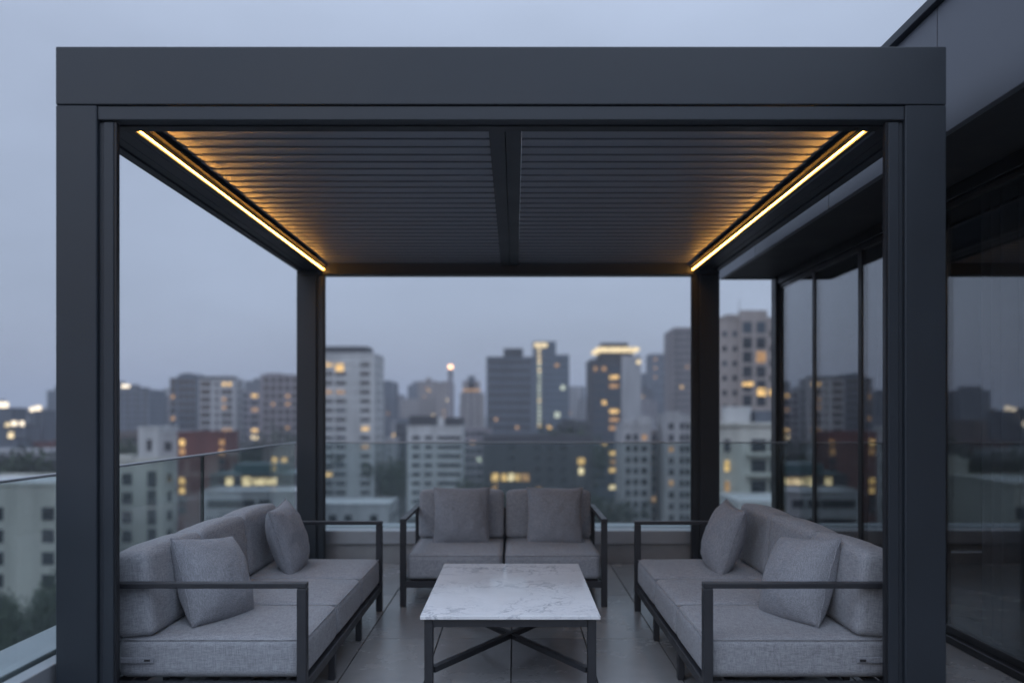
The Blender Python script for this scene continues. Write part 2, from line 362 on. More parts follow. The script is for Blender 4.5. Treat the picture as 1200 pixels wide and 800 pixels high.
for k, c in dict(white=(.47, .475, .475), cream=(.42, .42, .38), grey=(.27, .27, .28), beige=(.30, .265, .25), brown=(.15, .125, .12), brick=(.13, .05, .045),
                 mauve=(.24, .22, .235), dark=(.055, .058, .066), slate=(.10, .115, .14), pale=(.36, .36, .37), concrete=(.31, .315, .33)).items():
    M['w_' + k] = facade('facade ' + k, c)
    M['f_' + k] = facade('far facade ' + k, c, (c[0] * .35, c[1] * .37, c[2] * .42), 3.3, 3.4)
M['f_glass'] = facade('far curtain wall', (.085, .11, .14), (.035, .045, .06), 3.6, 2.2, .15)
M['leaf'] = plain('dark foliage', (.032, .048, .026), .7, 0, .3, .45, .7)
M['bark'] = plain('bark', (.06, .05, .04), .9)
M['ground'] = plain('city ground', (.055, .056, .055), .9, 0, .3, .3, .03)
M['road'] = plain('asphalt', (.045, .045, .048), .8, 0, .4, .2, .1)
M['kerb'] = plain('road kerb', (.3, .3, .3), .8)
M['paint'] = plain('road paint', (.7, .7, .68), .7)
M['hill'] = plain('wooded hill', (.04, .055, .045), .9, 0, .2, .4, .01)

# ================================================================== SETTING
GZ = -33.0
def sheet(bm, x0, y0, x1, y1, z):
    f = bm.faces.new([bm.verts.new(p) for p in ((x0, y0, z), (x1, y0, z), (x1, y1, z), (x0, y1, z))]); return f
bm = bmesh.new(); sheet(bm, -4200, -900, 4200, 6000, GZ)
set_tags(obj('ground', bm, M['ground']), kind='structure')
# roads between the blocks: carriageway, kerbs, centre line
bm = bmesh.new(); bk = bmesh.new(); bp_ = bmesh.new()
for (x0, x1) in ((-46, -38), (-4, 6), (60, 70)):
    sheet(bm, x0, 40, x1, 1200, GZ + .004)
    for xx in (x0, x1): bx(bk, (xx - .15, 40, GZ), (xx + .15, 1200, GZ + .14))
    for k in range(60): sheet(bp_, (x0 + x1) / 2 - .08, 45 + k * 9, (x0 + x1) / 2 + .08, 49 + k * 9, GZ + .008)
set_tags(obj('road', bm, M['road']), kind='structure')
set_tags(obj('road_kerb', bk, M['kerb']), kind='structure')
set_tags(obj('road_marking', bp_, M['paint']), kind='structure')
# wooded hills on the horizon
bm = bmesh.new(); nx, ny = 90, 10
grid = [[None] * (ny + 1) for _ in range(nx + 1)]
for i in range(nx + 1):
    for j in range(ny + 1):
        x = -3200 + i * 5600 / nx; y = 1700 + j * 110
        h = 74 * math.sin(math.pi * j / ny) * (.62 + .55 * noise.noise((x * .0016, y * .003, 3))) * (1.0 if x < -900 else .55)
        grid[i][j] = bm.verts.new((x, y, GZ - .5 + max(0, h)))
for i in range(nx):
    for j in range(ny): bm.faces.new((grid[i][j], grid[i + 1][j], grid[i + 1][j + 1], grid[i][j + 1]))
set_tags(obj('hills', bm, M['hill'], smooth=True), kind='structure')

# terrace floor: dark bed with tiles laid with open joints
bm = bmesh.new(); bx(bm, (-2.12, -3.0, -.35), (2.80, 8.05, -.012))
set_tags(obj('terrace_slab', bm, M['grout']), kind='structure')
bm = bmesh.new(); lay = bm.loops.layers.color.new('tone')
xs = [-.0195 + .4715 * k for k in range(-5, 8)]; ys = [-3.0 + 1.19 * 0 + k * 1.19 - .155 for k in range(0, 10)]
ys = [4.98 + 1.19 * k for k in range(-7, 4)]
for i in range(len(xs) - 1):
    for j in range(len(ys) - 1):
        a, b_ = max(xs[i], -2.12), min(xs[i + 1], 2.80); c, d = max(ys[j], -3.0), min(ys[j + 1], 7.46)
        if b_ - a < .03 or d - c < .03: continue
        n0 = len(bm.faces); bx(bm, (a + .0035, c + .0035, -.012), (b_ - .0035, d - .0035, 0), .0015)
        tn = random.uniform(.86, 1.08); bm.faces.ensure_lookup_table()
        for f in bm.faces[n0:]:
            for lp in f.loops: lp[lay] = (tn, tn, tn * 1.005, 1)
set_tags(obj('terrace_floor', bm, M['tile']), kind='structure')

# ================================================================== TERRACE UPSTAND AND GLASS BALUSTRADES
RX, RY, RZ = -2.20, 7.70, 1.172
CT = .32
up = thing('parapet_wall', 'low terrace upstand of pale metal coping over grey render along the floor edge', 'parapet', (RX, RY, 0))
def rel(v, base): return Vector(v) - Vector(base)
def boxin(base, a, b, bev=0, seg=1): return box(rel(a, base), rel(b, base), bev, seg)
ub = (RX, RY, 0)
obj('render_base', boxin(ub, (-2.44, 7.50, -1.2), (2.745, 7.95, .185)), M['curb_wall'], up)
obj('render_base', boxin(ub, (-2.44, -3.0, -1.2), (-2.135, 7.497, .185)), M['curb_wall'], up)
b1 = bmesh.new()
bx(b1, rel((-2.475, 7.46, .19), ub), rel((2.74, 7.675, CT), ub), .006, 2); bx(b1, rel((-2.475, 7.725, .19), ub), rel((2.74, 7.99, CT), ub), .006, 2)
obj('coping', b1, M['curb_metal'], up)
b1 = bmesh.new()
bx(b1, rel((-2.475, -3.0, .19), ub), rel((-2.225, 7.455, CT), ub), .006, 2); bx(b1, rel((-2.175, -3.0, .19), ub), rel((-2.095, 7.455, CT), ub), .006, 2)
obj('coping', b1, M['curb_metal'], up)

def balustrade(name, label, panels, axis):
    base = (panels[0][0][0], panels[0][0][1], CT)
    t = thing(name, label, 'balustrade', base)
    for (p, q) in panels:
        if axis == 'x': a, b = (p[0] + .006, p[1] - .009, .20), (q[0] - .006, p[1] + .009, RZ - .012)
        else: a, b = (p[0] - .009, p[1] + .006, .20), (p[0] + .009, q[1] - .006, RZ - .012)
        obj('glass_panel', boxin(base, a, b, .002), M['rail_glass'], t)
    P, Q = panels[0][0], panels[-1][1]
    if axis == 'x': a, b = (P[0], P[1] - .014, RZ - .012), (Q[0], P[1] + .014, RZ + .001)
    else: a, b = (P[0] - .014, P[1], RZ - .012), (P[0] + .014, Q[1] + .014, RZ + .001)
    obj('top_rail', boxin(base, a, b, .004, 2), M['rail_metal'], t)
    if axis == 'x': a, b = (P[0], P[1] - .022, .22), (Q[0], P[1] - .012, CT - .012)
    else: a, b = (P[0] + .012, P[1], .22), (P[0] + .022, Q[1] - .03, CT - .012)
    obj('base_gasket', boxin(base, a, b), M['track'], t)
    for (p, q) in panels[1:]:
        if axis == 'x': a, b = (p[0] - .005, p[1] - .011, CT), (p[0] + .005, p[1] + .011, RZ - .013)
        else: a, b = (p[0] - .011, p[1] - .005, CT), (p[0] + .011, p[1] + .005, RZ - .013)
        obj('joint_seal', boxin(base, a, b), M['track'], t)
    return t
balustrade('glass_balustrade', 'frameless glass balustrade with thin metal top rail behind the two-seat sofa, facing the towers', [((RX + .02, RY), (1.89, RY)), ((1.89, RY), (2.735, RY))], 'x')
balustrade('glass_balustrade', 'frameless glass balustrade running beside the outer pergola posts on the open city side', [((RX, -3.0), (RX, .81)), ((RX, .81), (RX, 3.11)), ((RX, 3.11), (RX, 5.41)), ((RX, 5.41), (RX, RY - .02))], 'y')

# ================================================================== PENTHOUSE BUILDING
PY, PE = 8.10, 8.25
XF, XG, ZS, ZT = 2.20, 2.78, 2.89, 3.627
pb = (XG, PY, 0)
ph = thing('penthouse', 'dark metal-clad penthouse with deep overhanging roof and tall tinted sliding doors beside the pergola', 'building', pb)
joints = [-4.0, -2.2, -.6, .95, 2.47, 4.0, 5.38, 7.02, PE]
for a, b in zip(joints[:-1], joints[1:]):
    obj('fascia_panel', boxin(pb, (XF, a + .004, ZS), (XF + .04, b - .004, ZT - .055), .003), M['clad'], ph)
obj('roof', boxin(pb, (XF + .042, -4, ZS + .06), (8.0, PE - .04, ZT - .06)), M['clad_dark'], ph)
obj('fascia_panel', boxin(pb, (XF + .045, PE - .04, ZS), (8.0, PE, ZT - .055), .003), M['clad'], ph)
obj('roof_coping', boxin(pb, (XF - .035, -4, ZT - .05), (8.0, PE + .04, ZT), .004, 2), M['anthracite'], ph)
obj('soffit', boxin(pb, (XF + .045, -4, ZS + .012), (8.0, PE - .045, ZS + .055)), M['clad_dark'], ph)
obj('head_track', boxin(pb, (XG - .012, -4, ZS - .075), (XG + .10, PY - .01, ZS + .009), .004), M['door_frame'], ph)
obj('threshold', boxin(pb, (XG - .03, -4, 0.001), (XG + .12, PY - .2, .05), .004), M['door_frame'], ph)
cuts = [8.09, 7.16, 6.20, 5.0, 2.85, .6, -1.6, -3.9]
for i, (b, a) in enumerate(zip(cuts[:-1], cuts[1:])):
    off = .006
    fr = bmesh.new()
    x0, x1 = XG + off, XG + off + .04
    for (p, q) in (((x0, a + .002, .05), (x1, a + .032, ZS - .078)), ((x0, b - .032, .05), (x1, b - .002, ZS - .078)), ((x0, a + .032, .05), (x1, b - .032, .10)), ((x0, a + .032, ZS - .12), (x1, b - .032, ZS - .078))):
        bx(fr, rel(p, pb), rel(q, pb), .003)
    door = obj('sliding_door', fr, M['door_frame'], ph)
    obj('glass', boxin(pb, (x0 + .008, a + .033, .101), (x0 + .013, b - .033, ZS - .121)), M['door_glass'], door)
    obj('glass', boxin(pb, (x0 + .026, a + .033, .101), (x0 + .031, b - .033, ZS - .121)), M['door_glass'], door)
obj('corner_post', boxin(pb, (XG - .03, PY - .008, 0.0), (XG + .14, PY + .13, ZS + .008), .004), M['door_frame'], ph)
def curtain(label, ya, yb):
    bm = bmesh.new(); n = int((yb - ya) / .012); rows = []
    for i in range(n + 1):
        y = ya + (yb - ya) * i / n; x = XG + .26 + .035 * math.sin(i * .62) + .018 * math.sin(i * .23 + 1)
        rows.append((bm.verts.new((x - XG, y - ya, .03)), bm.verts.new((x - XG - .01, y - ya, ZS - .03))))
    for p, q in zip(rows[:-1], rows[1:]): bm.faces.new((p[0], q[0], q[1], p[1]))
    o = obj('curtain', bm, M['curtain'], None, True, (XG, ya, 0)); md = o.modifiers.new('cloth', 'SOLIDIFY'); md.thickness = .004
    set_tags(o, label, 'curtain')
curtain('grey curtain hanging in folds behind the big sliding door pane nearest the front post', 2.9, 4.95)
curtain('narrow grey curtain bunched behind the middle sliding door pane', 6.26, 6.55)
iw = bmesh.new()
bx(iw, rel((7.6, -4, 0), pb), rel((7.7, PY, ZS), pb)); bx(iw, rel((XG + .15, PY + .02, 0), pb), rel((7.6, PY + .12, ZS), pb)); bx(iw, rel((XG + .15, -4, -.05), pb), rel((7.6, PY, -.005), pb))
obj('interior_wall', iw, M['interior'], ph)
obj('storey_below', boxin(pb, (-2.40, -4.0, GZ), (8.0, PY - .0, -1.22)), M['w_grey'], ph)

# ================================================================== PERGOLA
Y0, Y1 = 3.448, 7.40
XL, XR = -2.061, 1.939
XM = (XL + XR) / 2
pg = (XM, (Y0 + Y1) / 2, 0)
per = thing('pergola', 'anthracite aluminium pergola with closed louvred roof and warm light strips over the sofas', 'pergola', pg)
A = M['anthracite']
PT, PB, HB = 3.105, 2.842, 2.77      # top of beams, fascia bottom, header bottom
PW, PD = .184, .14
obj('front_beam', boxin(pg, (XL, Y0, PB + .003), (XR, Y0 + PD, PT), .004, 2), A, per)
obj('back_beam', boxin(pg, (XL, Y1 - PD, HB), (XR, Y1, PT), .004, 2), A, per)
hd = bmesh.new()
bx(hd, rel((XL + PW + .002, Y0 + .006, HB + .008), pg), rel((XR - PW - .002, Y0 + .07, PB - .002), pg), .003)
hdr = obj('header_channel', hd, A, per)
obj('track', boxin(pg, (XL + PW, Y0 + .072, HB + .002), (XR - PW, Y0 + PD - .005, PB - .002), .002), M['track'], hdr)
for s in (-1, 1):
    ex = XL if s < 0 else XR
    def X(d): return ex - s * d      # distance inward from the outer face
    def bb(d0, d1, y0, y1, z0, z1, bev=.003, bmm=None):
        xa, xb = sorted((X(d0), X(d1))); bmm = bmm or bmesh.new()
        return bx(bmm, rel((xa, y0, z0), pg), rel((xb, y1, z1), pg), bev)
    for (ya, yb, nm) in ((Y0, Y0 + PD, 'f'), (Y1 - PD, Y1, 'b')):
        zt = PB if nm == 'f' else HB - .002
        po = obj('post', bb(0, PW, ya, yb, .012, zt, .004), A, per)
        tr = bb(PW + .001, PW + .022, ya + .022, ya + .050, .012, HB + .001, .002); bb(PW + .023, PW + .070, ya + .012, ya + .046, .012, HB + .001, .003, tr)
        obj('screen_track', tr, A, po)
        obj('track_lip', bb(PW + .071, PW + .082, ya + .016, ya + .044, .012, HB + .001, .001), M['track'], po)
        obj('base_plate', bb(-.02, PW + .03, ya - .02, yb + .02, 0.001, .011, .002), M['track'], po)
    # side beam with grooved underside
    sb = bb(.0, .085, Y0 + PD + .001, Y1 - PD - .001, HB + .064, PT - .005, .003)
    beam = obj('side_beam', sb, A, per)
    g = bmesh.new()
    for (d0, d1, dz) in ((.004, .060, .034), (.066, .120, .042), (.128, .205, .038)):
        bb(d0, d1, Y0 + PD + .002, Y1 - PD - .002, HB + dz, HB + .062, .002, g)
    obj('screen_track', g, A, beam)
    bb2 = bb(.086, .215, Y0 + PD + .002, Y1 - PD - .002, HB + .066, HB + .083, .002)
    bb(.086, .225, Y0 + PD + .002, Y1 - PD - .002, HB + .20, HB + .26, .002, bb2)
    obj('gutter', bb2, A, beam)
    zl = CAMZ + 1.352
    strip = obj('light_strip', bb(.255, .261, Y0 + PD + .02, Y1 - PD - .004, zl, zl + .007, .002), M['led'], per)
    obj('light_profile', bb(.230, .2525, Y0 + PD + .004, Y1 - PD - .002, zl - .010, zl + .0335, .002), A, strip)
    obj('louvre_rail', bb(.2545, .281, Y0 + PD + .004, Y1 - PD - .002, zl + .036, zl + .040, .001, bb(.283, .288, Y0 + PD + .004, Y1 - PD - .002, zl + .032, zl + .042, .001)), M['channel'], per)
# louvres: overlapping tilted blades in two panels either side of the centre beam
XC = -.046
obj('beam_core', boxin(pg, (XC - .06, Y0 + PD + .001, HB + .201), (XC + .06, Y1 - PD - .001, HB + .24)), A, per)
obj('centre_beam', boxin(pg, (XC - .082, Y0 + PD + .001, HB + .082), (XC - .0015, Y1 - PD - .001, HB + .20), .003), A, per)
obj('centre_beam', boxin(pg, (XC + .0015, Y0 + PD + .001, HB + .082), (XC + .082, Y1 - PD - .001, HB + .20), .003), A, per)
NB = 30; pitch = (Y1 - Y0 - 2 * PD - .03) / NB
for (xa, xb) in ((XL + .295, XC - .084), (XC + .084, XR - .295)):
    lm = bmesh.new()
    for k in range(NB):
        y = Y0 + PD + .015 + k * pitch
        z = HB + .100
        prof = [(y, z + .002), (y + .003, z), (y + pitch * .90, z + .006), (y + pitch * .925, z + .009), (y + pitch * .925, z + .031), (y + pitch - .001, z + .031), (y + pitch - .001, z + .037), (y, z + .037)]
        lo = [lm.verts.new(rel((xa, p[0], p[1]), pg)) for p in prof]; hi = [lm.verts.new(rel((xb, p[0], p[1]), pg)) for p in prof]
        lm.faces.new(lo); lm.faces.new(hi[::-1])
        for i in range(len(prof)): lm.faces.new((lo[i], hi[i], hi[(i + 1) % len(prof)], lo[(i + 1) % len(prof)]))
    obj('louvre_panel', lm, M['louvre'], per)

# ================================================================== SOFAS
def sgn(v): return -1 if v < 0 else 1
def cushion(sx, sy, sz, rad, crown, seed=0, n=14, lean=0.0, xb=.1):
    """upholstered block: rounded edges, crowned faces, gentle dents; base at z=0, centred in x,y"""
    bm = bmesh.new(); bmesh.ops.create_cube(bm, size=2.0)
    bmesh.ops.subdivide_edges(bm, edges=bm.edges[:], cuts=n, use_grid_fill=True)
    hx, hy, hz = sx / 2, sy / 2, sz / 2
    def warp(u):    # crowd the cuts towards the edges
        return math.copysign(abs(u) ** .62, u) if abs(u) < 1 else u
    for v in bm.verts:
        u = Vector((warp(v.co.x), warp(v.co.y), warp(v.co.z)))
        p = Vector((u.x * hx, u.y * hy, u.z * hz))
        q = Vector((max(-hx + rad, min(hx - rad, p.x)), max(-hy + rad, min(hy - rad, p.y)), max(-hz + rad, min(hz - rad, p.z))))
        d = p - q
        if d.length > 1e-9: p = q + d.normalized() * rad if d.length > 1e-6 else p
        cu = (1 - u.x ** 2) * (1 - u.y ** 2); cx = (1 - u.y ** 2) * (1 - u.z ** 2); cy = (1 - u.x ** 2) * (1 - u.z ** 2)
        p.z += crown * cu * (1 if u.z > 0 else -.15) * abs(u.z) ** 3
        p.x += xb * crown * cx * u.x ** 3; p.y += .45 * crown * cy * u.y ** 3
        nz = noise.noise(Vector((p.x * 5 + seed * 7.3, p.y * 5, p.z * 5 + seed))) * .0038 + noise.noise(Vector((p.x * 14 + seed, p.y * 14, p.z * 14))) * .002
        nz *= (.25 if u.z < -.6 else 1) * (1 - .6 * abs(u.x) ** 6)
        p += Vector((u.x, u.y, u.z)).normalized() * nz
        p.z += hz
        p.x += lean * p.z
        v.co = p
    return bm

def seam(path, r=.0028):
    bm = bmesh.new(); rings = []
    n = len(path)
    for i, p in enumerate(path):
        d = (path[(i + 1) % n] - path[i - 1]).normalized(); a = d.orthogonal().normalized(); b = d.cross(a)
        rings.append([bm.verts.new(p + a * r * math.cos(t) + b * r * math.sin(t)) for t in (0, 1.57, 3.14, 4.71)])
    for i in range(n):
        A_, B_ = rings[i], rings[(i + 1) % n]
        # match ring phase
        best = min(range(4), key=lambda s: sum((A_[j].co - B_[(j + s) % 4].co).length for j in range(4)))
        for j in range(4): bm.faces.new((A_[j], A_[(j + 1) % 4], B_[(j + 1 + best) % 4], B_[(j + best) % 4]))
    return bm

ARM = .664; SD = .95
def make_sofa(label, seats, ln, loc, rz, legs, tag_sub=False, gaps=.04, seed=0):
    """local frame: x along the length (0..ln), y from the front (0) to the back (SD); faces -y"""
    t = thing('outdoor_sofa', label, 'sofa', loc, rz, 'grey sofas round the table')
    m = M['sofa_metal']
    fr = bmesh.new()
    bx(fr, (.042, .002, .145), (ln - .042, .042, .195), .003); bx(fr, (.042, SD - .042, .145), (ln - .042, SD - .002, .195), .003)
    for k in range(5):
        yy = .12 + k * .17; bx(fr, (.042, yy, .165), (ln - .042, yy + .05, .185), .002)
    obj('seat_frame', fr, m, t)
    for x0 in (0, ln - .045):
        am = bmesh.new(); bx(am, (x0, -.003, ARM - .026), (x0 + .045, SD, ARM), .003)
        obj('arm', am, m, t)
        for (ya, yb) in ((-.003, .042), (SD - .045, SD)):
            obj('leg', box((x0, ya, 0.001), (x0 + .045, yb, ARM - .027), .003), m, t)
        obj('side_rail', box((x0 + .003, .043, .145), (x0 + .042, SD - .046, .195), .002), m, t)
    for lx in legs:
        obj('leg', box((lx, .004, 0.001), (lx + .04, .040, .144), .003), m, t)
        obj('leg', box((lx, SD - .04, 0.001), (lx + .04, SD - .004, .144), .003), m, t)
    bf = bmesh.new(); bx(bf, (.05, SD - .032, .60), (ln - .05, SD - .008, .64), .003)
    for k in range(seats + 1): xx = .07 + k * (ln - .18) / seats; bx(bf, (xx, SD - .03, .196), (xx + .04, SD - .01, .599), .002)
    obj('back_frame', bf, m, t)
    w_ = (ln - 2 * gaps) / seats
    for k in range(seats):
        cx = gaps + (k + .5) * w_
        c = obj('seat_cushion', cushion(w_ - .018, SD - .05, .195, .040, .014, seed + k, xb=0), M['fabric'], t, True, (cx, (SD - .05) / 2 + .012, .198))
        hx, hy = (w_ - .018) / 2, (SD - .05) / 2
        path = []
        for (ax, ay, bx_, by) in ((-1, -1, 1, -1), (1, -1, 1, 1), (1, 1, -1, 1), (-1, 1, -1, -1)):
            for i in range(8):
                u = i / 8; path.append(Vector(((ax + (bx_ - ax) * u) * (hx - .006), (ay + (by - ay) * u) * (hy - .006), .184)))
        obj('piping', seam(path, .0035), M['fabric'], c, True)
        if tag_sub and ((tag_sub > 0 and k == 0) or (tag_sub < 0 and k == seats - 1)):
            sx_ = -1 if tag_sub > 0 else 1
            xf = sx_ * (hx + .009)
            zp = bmesh.new(); xa, xb = sorted((xf - .006, xf + .003)); bx(zp, (xa, .270, .080), (xb, .425, .106), .002)
            z = obj('zip_flap', zp, M['fabric_pillow'], c)
            xa, xb = sorted((xf, xf + sx_ * .007)); obj('zip_pull', box((xa, .283, .087), (xb, .312, .098), .001), M['tagmark'], c)
        # back cushion leans a little on the back frame
        b = obj('back_cushion', cushion(w_ - .016, .19, .405, .038, .018, seed + 10 + k, 14), M['fabric'], t, True, (cx, SD - .128, .392), (R(-6), 0, 0))
    return t
# local x axis -> world; sofa faces the table
LEFT = make_sofa('three-seat grey sofa backing onto the outer glass balustrade, furthest from the penthouse doors', 3, 2.10, (-.98, 3.60, 0), R(90), (.60, 1.32), 1, seed=1)
RIGHT = make_sofa('three-seat grey sofa backing onto the penthouse sliding doors', 3, 2.10, (.89, 5.70, 0), R(-90), (.74, 1.46), -1, seed=31)
BACK = make_sofa('two-seat grey sofa with two pillows facing straight across the marble table, skyline behind it', 2, 1.565, (-.865, 5.79, 0), 0, (), 0, seed=61)

# throw pillows
def pillow_mesh(S, T, seed):
    bm = bmesh.new(); n = 36; top = {}; bot = {}
    for i in range(n + 1):
        for j in range(n + 1):
            u = -1 + 2 * i / n; v = -1 + 2 * j / n
            # pinched sides, ears at the corners
            pin = 1 - .065 * (1 - v * v) ** 1.0; pin2 = 1 - .065 * (1 - u * u) ** 1.0
            x = u * S / 2 * pin * (1 + .0 * v); z = v * S / 2 * pin2
            h = T / 2 * (max(0, (1 - abs(u) ** 2.3)) ** .52) * (max(0, (1 - abs(v) ** 2.3)) ** .52)
            edge = min(1 - abs(u), 1 - abs(v))
            p = Vector((u * 3 + seed * 3.1, v * 3, seed))
            wr = noise.noise(p) * .008 + noise.noise(p * 2.2) * .003
            wr += .006 * math.sin(14 * (u + .3 * v) + 5 * noise.noise(p)) * math.exp(-5 * edge) * (1 - math.exp(-30 * edge))
            f = min(1, edge * 4)
            sag = -.012 * (1 - v) * (1 - u * u)
            if 0 < i < n and 0 < j < n:
                top[i, j] = bm.verts.new((x, -h - wr * f, z + sag)); bot[i, j] = bm.verts.new((x, h + wr * .6 * f, z + sag))
            else:
                vv = bm.verts.new((x + noise.noise(p * 4) * .004, noise.noise(p * 3) * .006, z + sag)); top[i, j] = bot[i, j] = vv
    for i in range(n):
        for j in range(n):
            for d, rev in ((top, 0), (bot, 1)):
                q = [d[i, j], d[i + 1, j], d[i + 1, j + 1], d[i, j + 1]]
                if len(set(q)) == 4: bm.faces.new(q[::-1] if rev else q)
    border = [top[i, 0] for i in range(n)] + [top[n, j] for j in range(n)] + [top[n - i, n] for i in range(n)] + [top[0, n - j] for j in range(n)]
    path = [v.co.copy() for v in border]
    return bm, path

def pillow(label, loc, rot, seed, S=.44, T=.21):
    bm, path = pillow_mesh(S, T, seed)
    o = obj('throw_pillow', bm, M['fabric_pillow'], None, True, loc, rot)
    set_tags(o, label, 'pillow', 'grey throw pillows on the sofas')
    obj('piping', seam(path, .0035), M['fabric_pillow'], o, True)
    return o
# on the two-seat sofa, upright against the back cushions
pillow('grey pillow upright on the two-seat sofa, on the seat farther from the penthouse doors', (-.440, 6.375, .612), (R(-13), 0, R(2)), 1, .47)
pillow('grey pillow upright on the two-seat sofa, on the seat nearer the penthouse doors', (.335, 6.375, .612), (R(-13), 0, R(-2)), 2, .47)
# the left sofa faces +x
pillow('grey pillow leaning at the near end of the three-seat sofa by the outer balustrade', (-1.585, 4.045, .590), (R(-24), R(7), R(70)), 3, .46, .28)
pillow('grey pillow leaning at the far end of the three-seat sofa by the outer balustrade', (-1.560, 5.28, .610), (R(-17), R(-4), R(93)), 4, .47, .23)
pillow('grey pillow tipped at the near end of the three-seat sofa by the penthouse doors', (1.495, 4.045, .590), (R(-24), R(-7), R(-70)), 5, .46, .27)
pillow('grey pillow upright at the far end of the three-seat sofa by the penthouse doors', (1.440, 5.28, .610), (R(-18), R(4), R(-91)), 6, .47, .24)

# ================================================================== COFFEE TABLE
TX0, TX1, TY0, TY1, TZ = -.487, .443, 3.95, 5.32, .42
tb = ((TX0 + TX1) / 2, (TY0 + TY1) / 2, 0)
tab = thing('coffee_table', 'low coffee table with white veined marble top on black cross-braced frame', 'table', tb)
obj('marble_top', boxin(tb, (TX0, TY0, TZ - .022), (TX1, TY1, TZ), .004, 2), M['marble'], tab)
ap = bmesh.new(); i0 = .02; zz0, zz1 = TZ - .064, TZ - .024
x0, x1, y0, y1 = TX0 + i0, TX1 - i0, TY0 + i0, TY1 - i0
for a, b in (((x0 + .046, y0, zz0), (x1 - .046, y0 + .03, zz1)), ((x0 + .046, y1 - .03, zz0), (x1 - .046, y1, zz1)), ((x0, y0 + .046, zz0), (x0 + .03, y1 - .046, zz1)), ((x1 - .03, y0 + .046, zz0), (x1, y1 - .046, zz1))):
    bx(ap, rel(a, tb), rel(b, tb), .002)
obj('apron', ap, M['sofa_metal'], tab)
for lx in (x0, x1 - .045):
    for ly in (y0, y1 - .045):
        obj('leg', boxin(tb, (lx, ly, .001), (lx + .045, ly + .045, zz1), .003), M['sofa_metal'], tab)
zb = .125; e = .05
obj('cross_brace', bar(bmesh.new(), rel((x0 + e - .01, y0 + e - .01, zb), tb), rel((x1 - e + .01, y1 - e + .01, zb), tb), .035, .03), M['sofa_metal'], tab)
obj('cross_brace', bar(bmesh.new(), rel((x1 - e + .01, y0 + e - .01, zb - .002), tb), rel((x0 + e - .01, y1 - e + .01, zb - .002), tb), .035, .026), M['sofa_metal'], tab)

# ================================================================== CITY
_wm = {}
def win_mesh(w_, h_, mat, d=.12):
    k = (round(w_, 2), round(h_, 2), mat, d)
    if k not in _wm: _wm[k] = to_mesh(box((-w_ / 2, -d / 2, -h_ / 2), (w_ / 2, d / 2, h_ / 2)), 'window', M[mat])
    return _wm[k]

